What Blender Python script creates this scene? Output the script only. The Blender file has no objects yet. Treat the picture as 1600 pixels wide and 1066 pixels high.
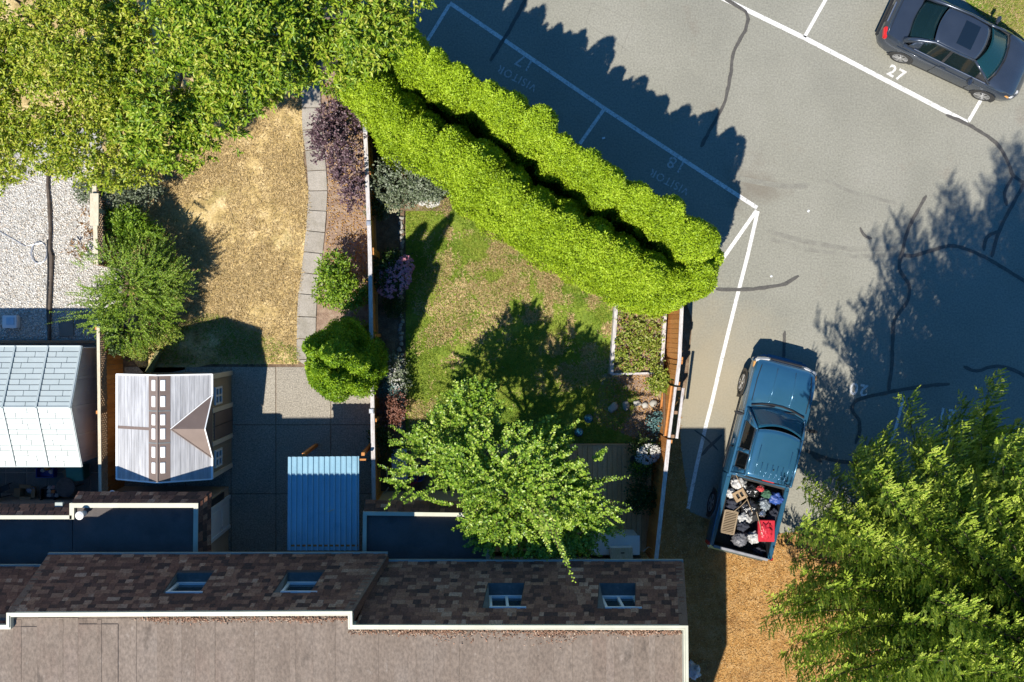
import bpy, bmesh, math, random
import numpy as np
from mathutils import Vector, Matrix, noise

random.seed(11)
rng = np.random.default_rng(11)
R = math.radians
SC = bpy.context.scene
COL = SC.collection

# ------------------------------------------------------------------ camera, sky, sun, exposure
# a drone hanging 27 m above the gardens and looking straight down
H, S, X0, Y0 = 27.0, 52.0, 740.0, 510.0
cam = bpy.data.cameras.new('camera')
cam.sensor_width = 36.0
cam.lens = H * S / 1600.0 * 36.0
cam.shift_x = (800 - X0) / 1600.0
cam.shift_y = -(533 - Y0) / 1600.0
cam.clip_start = 0.5
cam.clip_end = 400.0
cam_o = bpy.data.objects.new('camera', cam)
cam_o.location = (0, 0, H)
COL.objects.link(cam_o)
SC.camera = cam_o

SUN_DIR = Vector((0.4135, 0.596, -1.0)).normalized()      # the way the light travels
SUN_EL = math.asin(-SUN_DIR.z)
SUN_AZ = math.atan2(-SUN_DIR.x, -SUN_DIR.y)                 # clockwise from +Y
world = bpy.data.worlds.new('World')
SC.world = world
world.use_nodes = True
wn, wl = world.node_tree.nodes, world.node_tree.links
sky = wn.new('ShaderNodeTexSky')
sky.sky_type = 'NISHITA'
sky.sun_disc = False
sky.sun_elevation = SUN_EL
sky.sun_rotation = SUN_AZ
sky.air_density = 1.0
sky.dust_density = 0.0
sky.ozone_density = 6.0
hs = wn.new('ShaderNodeHueSaturation')
hs.inputs['Saturation'].default_value = 1.24
wl.new(sky.outputs[0], hs.inputs['Color'])
wl.new(hs.outputs[0], wn['Background'].inputs[0])
wn['Background'].inputs[1].default_value = 0.095

sun = bpy.data.lights.new('sun', 'SUN')
sun.energy = 4.6
sun.angle = R(0.53)
sun.color = (1.0, 0.945, 0.85)
sun_o = bpy.data.objects.new('sun', sun)
sun_o.rotation_euler = SUN_DIR.to_track_quat('-Z', 'Y').to_euler()
sun_o.location = (-20, -30, 50)
COL.objects.link(sun_o)

SC.view_settings.view_transform = 'Standard'
SC.view_settings.look = 'None'
SC.view_settings.gamma = 1.0
SC.view_settings.use_curve_mapping = False
SC.view_settings.exposure = 0.83

# ------------------------------------------------------------------ helpers
def P(x, y, z=0.0):
    """photo pixel seen at height z -> metres"""
    k = (H - z) / (H * S)
    return Vector(((x - X0) * k, -(y - Y0) * k, z))

def G(x, y, z=0.0):
    """ground-plan pixel, lifted to height z"""
    return Vector(((x - X0) / S, -(y - Y0) / S, z))

ORG = {}
def tag(o, label=None, cat=None, group=None, kind=None):
    if label: o['label'] = label
    if cat: o['category'] = cat
    if group: o['group'] = group
    if kind: o['kind'] = kind
    return o

def thing(name, label, cat, loc=(0, 0, 0), rz=0.0, group=None, local=False):
    o = bpy.data.objects.new(name, None)
    o.empty_display_size = 0.2
    o.location = loc
    o.rotation_euler = (0, 0, rz)
    COL.objects.link(o)
    ORG[o.name] = Vector((0, 0, 0)) if local else Vector(loc)
    return tag(o, label, cat, group)

def link(name, me, parent=None, loc=None, rot=None, scale=None):
    o = bpy.data.objects.new(name, me)
    COL.objects.link(o)
    if parent is not None:
        o.parent = parent
    if loc is not None: o.location = loc
    if rot is not None: o.rotation_euler = rot
    if scale is not None: o.scale = scale
    ORG[o.name] = ORG.get(parent.name, Vector((0, 0, 0))) if parent is not None else Vector(loc if loc is not None else (0, 0, 0))
    return o

def piece(name, me, parent, loc, rot=(0, 0, 0), scale=None):
    """a repeat that shares mesh data; loc in the parent's frame as used by MB"""
    return link(name, me, parent, Vector(loc) - ORG[parent.name], rot, scale)

class MB:
    def __init__(s):
        s.v, s.f, s.mi = [], [], []
    def add(s, vs, fs, mi=0):
        n = len(s.v)
        s.v += [Vector(p) for p in vs]
        for f in fs:
            s.f.append([n + i for i in f]); s.mi.append(mi)
        return s
    def box(s, c, size, rz=0.0, rot=None, mi=0, taper=1.0):
        x, y, z = size[0] / 2, size[1] / 2, size[2] / 2
        m = rot if rot is not None else Matrix.Rotation(rz, 3, 'Z')
        pts = []
        for dz, t in ((-z, 1.0), (z, taper)):
            for a, b in ((-x, -y), (x, -y), (x, y), (-x, y)):
                pts.append(Vector(c) + m @ Vector((a * t, b * t, dz)))
        return s.add(pts, [(0, 3, 2, 1), (4, 5, 6, 7), (0, 1, 5, 4), (1, 2, 6, 5), (2, 3, 7, 6), (3, 0, 4, 7)], mi)
    def bar(s, a, b, w, h, up=(0, 0, 1), mi=0):
        a, b = Vector(a), Vector(b)
        d = b - a
        L = d.length
        d.normalize()
        u = Vector(up)
        x = d.cross(u)
        if x.length < 1e-4:
            x = d.cross(Vector((1, 0, 0)))
        x.normalize()
        n = x.cross(d)
        m = Matrix((x, d, n)).transposed()
        return s.box((a + b) / 2, (w, L, h), rot=m, mi=mi)
    def quad(s, a, b, c, d, mi=0):
        return s.add([a, b, c, d], [(0, 1, 2, 3)], mi)
    def prism(s, poly, z0, z1, mi=0):
        n = len(poly)
        area = sum(poly[i][0] * poly[(i + 1) % n][1] - poly[(i + 1) % n][0] * poly[i][1] for i in range(n))
        if area < 0: poly = poly[::-1]
        vs = [Vector((p[0], p[1], z0)) for p in poly] + [Vector((p[0], p[1], z1)) for p in poly]
        fs = [list(range(n, 2 * n)), list(range(n - 1, -1, -1))]
        fs += [(i, (i + 1) % n, n + (i + 1) % n, n + i) for i in range(n)]
        return s.add(vs, fs, mi)
    def tube(s, pts, r, n=7, mi=0, cap=True):
        pts = [Vector(p) for p in pts]
        rs = r if isinstance(r, (list, tuple)) else [r] * len(pts)
        base = len(s.v)
        ref = Vector((0.31, 0.17, 0.93))
        for i, p in enumerate(pts):
            d = (pts[min(i + 1, len(pts) - 1)] - pts[max(i - 1, 0)])
            d.normalize()
            if abs(d.dot(ref)) > 0.97: ref = Vector((0.93, 0.1, 0.3))
            a = d.cross(ref).normalized()
            b = d.cross(a)
            for k in range(n):
                t = 2 * math.pi * k / n
                s.v.append(p + (a * math.cos(t) + b * math.sin(t)) * rs[i])
        for i in range(len(pts) - 1):
            for k in range(n):
                k2 = (k + 1) % n
                s.f.append([base + i * n + k, base + (i + 1) * n + k, base + (i + 1) * n + k2, base + i * n + k2]); s.mi.append(mi)
        if cap:
            s.f.append([base + k for k in range(n)]); s.mi.append(mi)
            e = base + (len(pts) - 1) * n
            s.f.append([e + k for k in range(n - 1, -1, -1)]); s.mi.append(mi)
        return s
    def ribbon(s, pts, w, z, mi=0):
        pts = [Vector((p[0], p[1], 0)) for p in pts]
        L, Rr = [], []
        for i, p in enumerate(pts):
            d = pts[min(i + 1, len(pts) - 1)] - pts[max(i - 1, 0)]
            d.normalize()
            nn = Vector((-d.y, d.x, 0))
            ww = (w[i] if isinstance(w, (list, tuple)) else w) / 2
            L.append(Vector((*(p + nn * ww).xy, z))); Rr.append(Vector((*(p - nn * ww).xy, z)))
        n = len(pts)
        return s.add(L + Rr, [(n + i, n + i + 1, i + 1, i) for i in range(n - 1)], mi)
    def grid(s, fn, nu, nv, mi=0):
        """fn(u, v) -> point, 0..1"""
        vs = [fn(i / nu, j / nv) for j in range(nv + 1) for i in range(nu + 1)]
        fs = [(j * (nu + 1) + i, j * (nu + 1) + i + 1, (j + 1) * (nu + 1) + i + 1, (j + 1) * (nu + 1) + i) for j in range(nv) for i in range(nu)]
        return s.add(vs, fs, mi)
    def lathe(s, c, prof, n=20, mi=0):
        c = Vector(c)
        base = len(s.v)
        for r, z in prof:
            for k in range(n):
                t = 2 * math.pi * k / n
                s.v.append(c + Vector((r * math.cos(t), r * math.sin(t), z)))
        for i in range(len(prof) - 1):
            for k in range(n):
                k2 = (k + 1) % n
                s.f.append([base + i * n + k, base + i * n + k2, base + (i + 1) * n + k2, base + (i + 1) * n + k]); s.mi.append(mi)
        e = base + (len(prof) - 1) * n
        s.f.append([e + k for k in range(n)]); s.mi.append(mi)
        s.f.append([base + k for k in range(n - 1, -1, -1)]); s.mi.append(mi)
        return s
    def mesh(s, name, mat, off=Vector((0, 0, 0)), smooth=False, bevel=0.0, seg=2):
        me = bpy.data.meshes.new(name)
        me.from_pydata([tuple(p - off) for p in s.v], [], s.f)
        mats = mat if isinstance(mat, (list, tuple)) else [mat]
        for m in mats: me.materials.append(m)
        if len(mats) > 1:
            me.polygons.foreach_set('material_index', s.mi)
        if bevel > 0:
            bm = bmesh.new(); bm.from_mesh(me)
            bmesh.ops.remove_doubles(bm, verts=bm.verts, dist=1e-5)
            ed = [e for e in bm.edges if len(e.link_faces) == 2 and e.calc_face_angle(0) > 0.5]
            bmesh.ops.bevel(bm, geom=ed, offset=bevel, segments=seg, affect='EDGES', clamp_overlap=True)
            bm.to_mesh(me); bm.free()
        if smooth:
            me.polygons.foreach_set('use_smooth', [True] * len(me.polygons))
        me.update()
        return me
    def build(s, name, mat, parent=None, loc=None, smooth=False, bevel=0.0, seg=2):
        off = ORG[parent.name] if parent is not None else Vector(loc if loc is not None else (0, 0, 0))
        me = s.mesh(name, mat, off, smooth, bevel, seg)
        o = link(name, me, parent, None if parent is not None else off)
        return o

def np_mesh(name, verts, nper, mat, parent=None, loc=None, polys=None, smooth=False, kind=None):
    """verts (N, nper, 3); polys: list of index tuples inside one card"""
    verts = np.asarray(verts, dtype=np.float64)
    N = verts.shape[0]
    off = ORG[parent.name] if parent is not None else Vector(loc if loc is not None else (0, 0, 0))
    co = (verts.reshape(-1, 3) - np.array(off)).astype(np.float32)
    idx, tot = [], []
    base = (np.arange(N) * nper)[:, None]
    nl = sum(len(p) for p in polys)
    li = np.concatenate([base + np.array(p)[None, :] for p in polys], axis=1).reshape(-1).astype(np.int32)
    lens = np.tile(np.array([len(p) for p in polys], dtype=np.int32), N)
    starts = np.concatenate([[0], np.cumsum(lens)[:-1]]).astype(np.int32)
    me = bpy.data.meshes.new(name)
    me.vertices.add(len(co)); me.vertices.foreach_set('co', co.reshape(-1))
    me.loops.add(len(li)); me.loops.foreach_set('vertex_index', li)
    me.polygons.add(len(lens)); me.polygons.foreach_set('loop_start', starts)
    me.update(calc_edges=True)
    me.materials.append(mat)
    if smooth:
        me.polygons.foreach_set('use_smooth', [True] * len(me.polygons))
    o = link(name, me, parent, None if parent is not None else off)
    if kind: o['kind'] = kind
    return o

def unit(a):
    return a / np.maximum(np.linalg.norm(a, axis=1, keepdims=True), 1e-9)

def rnd_dirs(n):
    return unit(rng.normal(size=(n, 3)))

_nzk = {}
def nz(p, freq, seed=0):
    """cheap smooth noise in -1..1 on an (N,3) array"""
    if seed not in _nzk:
        r = np.random.default_rng(900 + seed)
        _nzk[seed] = (r.normal(size=(3, 9)), r.uniform(0, 6.28, 9))
    k, ph = _nzk[seed]
    return np.sin(p @ (k * freq) + ph).sum(axis=1) / 4.0

def leaf_cards(pos, axis, L, W, up=None, fold=0.12):
    """folded four-point leaves: (N,4,3), polys (0,1,2),(0,2,3)"""
    n = len(pos)
    L = np.broadcast_to(np.asarray(L, float), (n,))[:, None]
    W = np.broadcast_to(np.asarray(W, float), (n,))[:, None]
    a = unit(axis)
    if up is None:
        up = np.array([0, 0, 1.0]) + rng.normal(size=(n, 3)) * 0.45
    s = unit(np.cross(a, up))
    nn = np.cross(s, a)
    mid = pos + a * L * 0.48
    return np.stack([pos, mid + s * W / 2 + nn * L * fold, pos + a * L - nn * L * 0.08, mid - s * W / 2 + nn * L * fold], axis=1)
LEAF = [(0, 1, 2), (0, 2, 3)]

# ------------------------------------------------------------------ materials
def lin(r, g, b):
    f = lambda c: (c / 255 / 12.92) if c / 255 <= 0.04045 else ((c / 255 + 0.055) / 1.055) ** 2.4
    return (f(r), f(g), f(b))

def ramp(nt, stops, interp='LINEAR'):
    n = nt.nodes.new('ShaderNodeValToRGB')
    cr = n.color_ramp
    cr.interpolation = interp
    while len(cr.elements) > 1: cr.elements.remove(cr.elements[-1])
    for i, (p, c) in enumerate(stops):
        e = cr.elements[0] if i == 0 else cr.elements.new(p)
        e.position = p
        e.color = (*c, 1.0)
    return n

def even(cols):
    return [(i / max(len(cols) - 1, 1), c) for i, c in enumerate(cols)]

def M(name, cols, scale=6.0, rough=0.8, bump=0.0, bscale=None, rnd=None, rw=0.7, metallic=0.0, spec=0.5, stretch=(1, 1, 1),
      detail=6.0, lo=0.3, hi=0.7, coat=0.0, trans=0.0, stains=(), speck=None, grain=None, bdist=0.02):
    m = bpy.data.materials.new(name)
    m.use_nodes = True
    nt = m.node_tree
    N, Lk = nt.nodes, nt.links
    b = N['Principled BSDF']
    b.inputs['Roughness'].default_value = rough
    b.inputs['Metallic'].default_value = metallic
    b.inputs['Specular IOR Level'].default_value = spec
    if coat: b.inputs['Coat Weight'].default_value = coat; b.inputs['Coat Roughness'].default_value = 0.04
    tc = N.new('ShaderNodeTexCoord')
    mp = N.new('ShaderNodeMapping')
    mp.inputs['Scale'].default_value = stretch
    if rnd == 'object':                     # every piece gets its own stretch of the pattern
        oi = N.new('ShaderNodeObjectInfo')
        sc_ = N.new('ShaderNodeVectorMath'); sc_.operation = 'MULTIPLY_ADD'
        sc_.inputs[1].default_value = (37.0, 53.0, 71.0)
        Lk.new(oi.outputs['Random'], sc_.inputs[0]); Lk.new(tc.outputs['Object'], sc_.inputs[2])
        Lk.new(sc_.outputs[0], mp.inputs['Vector'])
    else:
        Lk.new(tc.outputs['Object'], mp.inputs['Vector'])
    def noise_node(sc, det=detail, rg=0.6):
        n = N.new('ShaderNodeTexNoise')
        n.inputs['Scale'].default_value = sc
        n.inputs['Detail'].default_value = det
        n.inputs['Roughness'].default_value = rg
        Lk.new(mp.outputs[0], n.inputs['Vector'])
        return n
    n1 = noise_node(scale)
    mr = N.new('ShaderNodeMapRange')
    mr.inputs[1].default_value = lo; mr.inputs[2].default_value = hi
    Lk.new(n1.outputs['Fac'], mr.inputs[0])
    fac = mr.outputs[0]
    if rnd:
        if rnd == 'island':
            src = N.new('ShaderNodeNewGeometry').outputs['Random Per Island']
        else:
            src = N.new('ShaderNodeObjectInfo').outputs['Random']
        mx = N.new('ShaderNodeMix')
        mx.inputs[0].default_value = rw
        Lk.new(fac, mx.inputs[2]); Lk.new(src, mx.inputs[3])
        fac = mx.outputs[0]
    cr = ramp(nt, even(cols) if len(cols[0]) == 3 else cols)
    Lk.new(fac, cr.inputs[0])
    out = cr.outputs[0]
    for st in stains:                       # (colour, scale, lo, hi, strength)
        c, sc, l, h, k = st
        n = noise_node(sc, 5.0)
        q = N.new('ShaderNodeMapRange'); q.inputs[1].default_value = l; q.inputs[2].default_value = h; q.inputs[4].default_value = k
        Lk.new(n.outputs['Fac'], q.inputs[0])
        mx = N.new('ShaderNodeMix'); mx.data_type = 'RGBA'
        mx.inputs[7].default_value = (*c, 1)
        Lk.new(q.outputs[0], mx.inputs[0]); Lk.new(out, mx.inputs[6])
        out = mx.outputs[2]
    if speck:                               # (colour, scale, threshold, strength)
        c, sc, th, k = speck
        v = N.new('ShaderNodeTexVoronoi'); v.inputs['Scale'].default_value = sc
        Lk.new(mp.outputs[0], v.inputs['Vector'])
        q = N.new('ShaderNodeMapRange'); q.inputs[1].default_value = th; q.inputs[2].default_value = th * 0.6; q.inputs[3].default_value = 0; q.inputs[4].default_value = k
        Lk.new(v.outputs['Distance'], q.inputs[0])
        mx = N.new('ShaderNodeMix'); mx.data_type = 'RGBA'
        mx.inputs[7].default_value = (*c, 1)
        Lk.new(q.outputs[0], mx.inputs[0]); Lk.new(out, mx.inputs[6])
        out = mx.outputs[2]
    if grain:                               # (scale, amount): multiplicative fine grain of the material itself
        sc, am = grain
        n = noise_node(sc, 2.0)
        q = N.new('ShaderNodeMapRange'); q.inputs[1].default_value = 0.3; q.inputs[2].default_value = 0.7
        q.inputs[3].default_value = 1 - am; q.inputs[4].default_value = 1 + am
        Lk.new(n.outputs['Fac'], q.inputs[0])
        mx = N.new('ShaderNodeMix'); mx.data_type = 'RGBA'; mx.blend_type = 'MULTIPLY'
        mx.inputs[0].default_value = 1.0
        Lk.new(out, mx.inputs[6]); Lk.new(q.outputs[0], mx.inputs[7])
        out = mx.outputs[2]
    Lk.new(out, b.inputs['Base Color'])
    if bump:
        n = noise_node(bscale or scale * 4, 5.0)
        bp = N.new('ShaderNodeBump')
        bp.inputs['Strength'].default_value = bump
        bp.inputs['Distance'].default_value = bdist
        Lk.new(n.outputs['Fac'], bp.inputs['Height'])
        Lk.new(bp.outputs[0], b.inputs['Normal'])
    if trans:
        t = N.new('ShaderNodeBsdfTranslucent')
        Lk.new(out, t.inputs['Color'])
        ms = N.new('ShaderNodeMixShader')
        ms.inputs[0].default_value = trans
        Lk.new(b.outputs[0], ms.inputs[1]); Lk.new(t.outputs[0], ms.inputs[2])
        Lk.new(ms.outputs[0], N['Material Output'].inputs[0])
    return m

def foliage(name, cols, rough=0.45, trans=0.28, rw=0.75, scale=1.2):
    return M(name, cols, scale=scale, rough=rough, rnd='island', rw=rw, trans=trans, spec=0.35, detail=2)

def glass(name, tint, clear=0.6, rough=0.03):
    m = bpy.data.materials.new(name); m.use_nodes = True
    nt = m.node_tree; N, Lk = nt.nodes, nt.links
    b = N['Principled BSDF']
    b.inputs['Base Color'].default_value = (*tint, 1); b.inputs['Roughness'].default_value = rough
    b.inputs['Specular IOR Level'].default_value = 0.9
    t = N.new('ShaderNodeBsdfTransparent'); t.inputs[0].default_value = (*[min(1, c * 2.2 + 0.35) for c in tint], 1)
    ms = N.new('ShaderNodeMixShader'); ms.inputs[0].default_value = clear
    Lk.new(b.outputs[0], ms.inputs[1]); Lk.new(t.outputs[0], ms.inputs[2])
    Lk.new(ms.outputs[0], N['Material Output'].inputs[0])
    return m
# ------------------------------------------------------------------ palette
m_asphalt = M('asphalt', [(0.178, 0.172, 0.140), (0.205, 0.198, 0.160), (0.225, 0.217, 0.178)], scale=0.35, rough=0.9, bump=0.35, bscale=60, detail=8, bdist=0.008,
              speck=((0.36, 0.34, 0.28), 9, 0.07, 0.6), grain=(19, 0.2), stains=[((0.15, 0.11, 0.08), 0.5, 0.62, 0.8, 0.55), ((0.27, 0.256, 0.22), 0.28, 0.5, 0.8, 0.35), ((0.12, 0.11, 0.1), 2.2, 0.66, 0.78, 0.35)])
def silt(m, centre, r0, r1, col, k):
    nt = m.node_tree; N, Lk = nt.nodes, nt.links
    b = N['Principled BSDF']; src = b.inputs['Base Color'].links[0].from_socket
    tc = N.new('ShaderNodeTexCoord'); no = N.new('ShaderNodeTexNoise'); no.inputs['Scale'].default_value = 1.6; no.inputs['Detail'].default_value = 6
    Lk.new(tc.outputs['Object'], no.inputs['Vector'])
    d = N.new('ShaderNodeVectorMath'); d.operation = 'DISTANCE'; d.inputs[1].default_value = centre
    Lk.new(tc.outputs['Object'], d.inputs[0])
    ad = N.new('ShaderNodeMath'); ad.operation = 'MULTIPLY_ADD'; ad.inputs[1].default_value = 2.2; Lk.new(no.outputs['Fac'], ad.inputs[0]); Lk.new(d.outputs['Value'], ad.inputs[2])
    q = N.new('ShaderNodeMapRange'); q.inputs[1].default_value = r0; q.inputs[2].default_value = r1; q.inputs[3].default_value = k; q.inputs[4].default_value = 0
    Lk.new(ad.outputs[0], q.inputs[0])
    mx = N.new('ShaderNodeMix'); mx.data_type = 'RGBA'; mx.inputs[7].default_value = (*col, 1)
    Lk.new(q.outputs[0], mx.inputs[0]); Lk.new(src, mx.inputs[6]); Lk.new(mx.outputs[2], b.inputs['Base Color'])
silt(m_asphalt, ((1100 - X0) / S, -(600 - Y0) / S, 0), 1.6, 4.2, (0.30, 0.245, 0.155), 0.6)
silt(m_asphalt, ((1180 - X0) / S, -(288 - Y0) / S, 0), 1.2, 2.0, (0.12, 0.095, 0.07), 0.5)
m_tyremark = M('tyre_mark', [(0.15, 0.142, 0.118), (0.19, 0.182, 0.15)], scale=5, rough=.85, grain=(45, .28), stains=[((0.205, 0.198, 0.160), 3.5, .45, .6, .9)])
m_seal = M('crack_seal', [(0.055, 0.05, 0.043), (0.085, 0.078, 0.066)], scale=8, rough=0.6, grain=(40, 0.3))
m_line = M('line_paint', [(0.52, 0.51, 0.48), (0.66, 0.65, 0.62)], scale=5, rough=0.7, grain=(30, 0.2), stains=[((0.26, 0.25, 0.22), 9, 0.55, 0.66, 0.75)])
m_line_worn = M('worn_line_paint', [(0.48, 0.475, 0.46), (0.62, 0.61, 0.59)], scale=7, rough=0.8, grain=(30, 0.25), stains=[((0.2, 0.195, 0.18), 12, 0.54, 0.66, 0.8)])
m_number = M('number_paint', [(0.5, 0.49, 0.47), (0.62, 0.61, 0.58)], scale=12, rough=0.8, stains=[((0.22, 0.21, 0.19), 16, 0.5, 0.62, 0.85)])
m_number_worn = M('worn_number_paint', [(0.38, 0.38, 0.36), (0.52, 0.52, 0.50)], scale=14, rough=0.8, stains=[((0.2, 0.195, 0.16), 14, 0.48, 0.62, 1.0)])
m_soil = M('soil', [(0.085, 0.052, 0.032), (0.15, 0.10, 0.062), (0.22, 0.155, 0.10)], scale=4, rough=1, bump=0.8, bscale=30, grain=(50, 0.4), bdist=0.03)
m_bark_soil = M('bark_soil', [(0.17, 0.11, 0.075), (0.25, 0.17, 0.12), (0.32, 0.24, 0.17)], scale=5, rough=1, bump=0.8, bscale=40, grain=(60, 0.35), bdist=0.03)
m_mulch = M('bark_mulch', [(0.27, 0.135, 0.035), (0.37, 0.20, 0.06), (0.44, 0.27, 0.11)], scale=3, rough=1, bump=1.0, bscale=40, grain=(45, 0.4), bdist=0.03, stains=[((0.13, 0.065, 0.03), 1.2, 0.5, 0.75, 0.6)])
m_chip = M('bark_chip', [(0.16, 0.07, 0.018), (0.34, 0.175, 0.045), (0.46, 0.27, 0.09), (0.52, 0.37, 0.19)], rough=0.9, rnd='island', rw=0.85)
m_dry = M('dry_lawn', [(0.20, 0.14, 0.045), (0.44, 0.32, 0.135), (0.60, 0.465, 0.25)], scale=2.6, rough=1, bump=0.8, bscale=30, detail=9, grain=(16, 0.28), stains=[((0.145, 0.15, 0.03), 0.55, 0.56, 0.72, 0.6)], bdist=0.03)
m_lawn = M('green_lawn', [(0.10, 0.155, 0.014), (0.165, 0.215, 0.02), (0.26, 0.265, 0.05), (0.38, 0.34, 0.14)], scale=1.3, rough=1, bump=0.8, bscale=30, detail=10, lo=0.36, hi=0.90, grain=(18, 0.3), bdist=0.03)
m_blade_dry = foliage('dry_grass_blade', [(0.22, 0.15, 0.05), (0.42, 0.30, 0.13), (0.56, 0.43, 0.23), (0.38, 0.27, 0.10)], rough=0.8, trans=0.2)
m_blade_green = foliage('green_grass_blade', [(0.075, 0.15, 0.01), (0.16, 0.25, 0.018), (0.26, 0.31, 0.035), (0.38, 0.35, 0.09)], rough=0.7, trans=0.25, rw=0.45, scale=0.7)
m_gravel = M('gravel', [(0.25, 0.235, 0.21), (0.40, 0.385, 0.35)], scale=3, rough=0.95, bump=1.0, bscale=25, speck=((0.58, 0.57, 0.55), 22, 0.28, 0.8), grain=(30, 0.3))
m_pebble = M('pebble', [(0.20, 0.165, 0.13), (0.40, 0.36, 0.30), (0.60, 0.565, 0.50), (0.68, 0.66, 0.62), (0.55, 0.43, 0.31)], rough=0.8, rnd='island', rw=0.9)
m_concrete = M('aggregate_concrete', [(0.23, 0.205, 0.165), (0.29, 0.262, 0.215)], scale=2.0, rough=0.95, bump=0.5, bscale=70, rnd='object', rw=0.35, speck=((0.42, 0.38, 0.31), 24, 0.24, 0.7), grain=(26, 0.38), stains=[((0.16, 0.145, 0.12), 1.0, 0.5, 0.72, 0.5)], bdist=0.01)
m_slab = M('path_slab', [(0.24, 0.215, 0.18), (0.33, 0.30, 0.26)], scale=3.0, rough=0.95, bump=0.4, bscale=50, rnd='object', rw=0.4, grain=(35, 0.2), stains=[((0.19, 0.17, 0.13), 2.0, 0.5, 0.7, 0.6)], bdist=0.01)
m_paver = M('grey_paver', [(0.13, 0.125, 0.11), (0.21, 0.20, 0.18)], scale=4, rough=0.95, bump=0.4, bscale=40, rnd='object', rw=0.5, grain=(40, 0.2))
m_edge_stone = M('edge_stone', [(0.24, 0.23, 0.20), (0.40, 0.38, 0.34)], scale=5, rough=0.9, bump=0.6, bscale=14, rnd='object', rw=0.6)
m_cedar = M('cedar_board', [(0.32, 0.115, 0.022), (0.45, 0.18, 0.04), (0.53, 0.24, 0.07)], scale=3, rough=0.75, rnd='object', rw=0.55, stretch=(6, 6, 1), grain=(18, 0.25))
m_cedar_dark = M('weathered_board', [(0.17, 0.09, 0.045), (0.25, 0.15, 0.085), (0.31, 0.21, 0.14)], scale=3, rough=0.85, rnd='object', rw=0.5, stretch=(6, 6, 1), grain=(20, 0.3))
m_cap_cream = M('cream_cap_timber', [(0.42, 0.36, 0.25), (0.54, 0.48, 0.37)], scale=3, rough=0.7, stretch=(8, 1, 8), grain=(14, 0.2))
m_cap_grey = M('silvered_cap_timber', [(0.36, 0.33, 0.32), (0.52, 0.49, 0.48)], scale=3, rough=0.75, stretch=(8, 1, 8), grain=(14, 0.25), stains=[((0.24, 0.16, 0.10), 4, 0.55, 0.68, 0.6)])
m_lattice = M('lattice_timber', [(0.24, 0.15, 0.08), (0.36, 0.25, 0.15)], scale=8, rough=0.8)
m_deck = M('deck_plank', [(0.42, 0.215, 0.10), (0.54, 0.30, 0.15), (0.62, 0.39, 0.225)], scale=3, rough=0.85, rnd='object', rw=0.55, stretch=(9, 1.2, 9), grain=(20, 0.35))
m_white_metal = M('white_metal', [(0.62, 0.62, 0.62), (0.72, 0.72, 0.72)], scale=2, rough=0.45)
m_steel = M('galvanised_steel', [(0.42, 0.43, 0.45), (0.55, 0.56, 0.58)], scale=6, rough=0.35, metallic=0.7)
m_bark = M('tree_bark', [(0.05, 0.036, 0.025), (0.11, 0.085, 0.06)], scale=6, rough=0.95, bump=0.8, bscale=16, stretch=(2, 2, 0.5))
m_twig = M('twig', [(0.10, 0.07, 0.04), (0.17, 0.12, 0.07)], scale=10, rough=0.9)
m_black = M('black_plastic', [(0.012, 0.012, 0.013), (0.02, 0.02, 0.022)], scale=3, rough=0.5)

# ------------------------------------------------------------------ the ground and everything laid on it
def pl(pts): return [G(*p) for p in pts]

def sheet(name, pts, mat, z0, z1, parent=None, kind='structure', label=None):
    o = MB().prism(pl(pts), z0, z1).build(name, mat, parent)
    if parent is None: tag(o, label, None, None, kind)
    return o

ground = MB().grid(lambda u, v: Vector((-200 + 400 * u, -200 + 400 * v, -0.02)), 8, 8).build('ground', m_soil)
tag(ground, kind='structure')
asphalt_pts = [(560, -500), (2400, -500), (2400, 640), (1500, 790), (1240, 832), (1176, 836), (1108, 812), (1078, 800), (1064, 700), (1062, 660), (1075, 590), (1082, 500), (1060, 440), (940, 330), (640, 130), (560, 60)]
asphalt = sheet('car_park_asphalt', asphalt_pts, m_asphalt, -0.2, 0.0, label='grey car park asphalt with sealed cracks')
mulch = sheet('mulch_strip', [(1000, 560), (1064, 560), (1062, 660), (1064, 700), (1078, 800), (1108, 812), (1176, 836), (1240, 832), (1500, 790), (2400, 640), (2400, 1700), (985, 1700)], m_mulch, -0.2, -0.006)
tag(mulch, kind='structure')
verge = sheet('grass_verge', [(1478, -500), (1486, -20), (1522, 14), (1560, 40), (1640, 82), (1800, 150), (1800, -500)], m_lawn, -0.2, 0.03)
tag(verge, kind='structure')
dry_lawn = sheet('dry_lawn', [(-60, -200), (470, -200), (472, 150), (474, 250), (484, 320), (482, 360), (474, 430), (468, 470), (466, 569), (330, 569), (230, 590), (205, 560), (200, 430), (205, 330), (150, 250), (-60, 255)], m_dry, -0.2, 0.0)
tag(dry_lawn, kind='structure')
bark_bed = sheet('bark_bed', [(500, -200), (580, -200), (581, 180), (590, 560), (590, 600), (470, 600), (490, 520), (496, 450), (510, 350), (512, 280), (504, 200), (502, 120)], m_bark_soil, -0.2, -0.008)
tag(bark_bed, kind='structure')
flower_bed = sheet('flower_bed', [(584, 150), (720, 230), (705, 330), (632, 330), (626, 560), (630, 800), (592, 800)], m_soil, -0.2, 0.05)
tag(flower_bed, kind='structure')
lawn = sheet('green_lawn', [(634, 330), (700, 250), (770, 300), (1000, 440), (1034, 480), (1034, 700), (634, 700)], m_lawn, -0.2, 0.02)
tag(lawn, kind='structure')
bare = sheet('bare_soil_patch', [(940, 585), (1034, 578), (1034, 690), (1008, 690), (925, 660)], m_bark_soil, -0.1, 0.024)
tag(bare, kind='structure')
gravel = sheet('gravel_yard', [(-400, 200), (150, 200), (190, 330), (190, 532), (-400, 532)], m_gravel, -0.2, 0.005)
tag(gravel, kind='structure')

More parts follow.
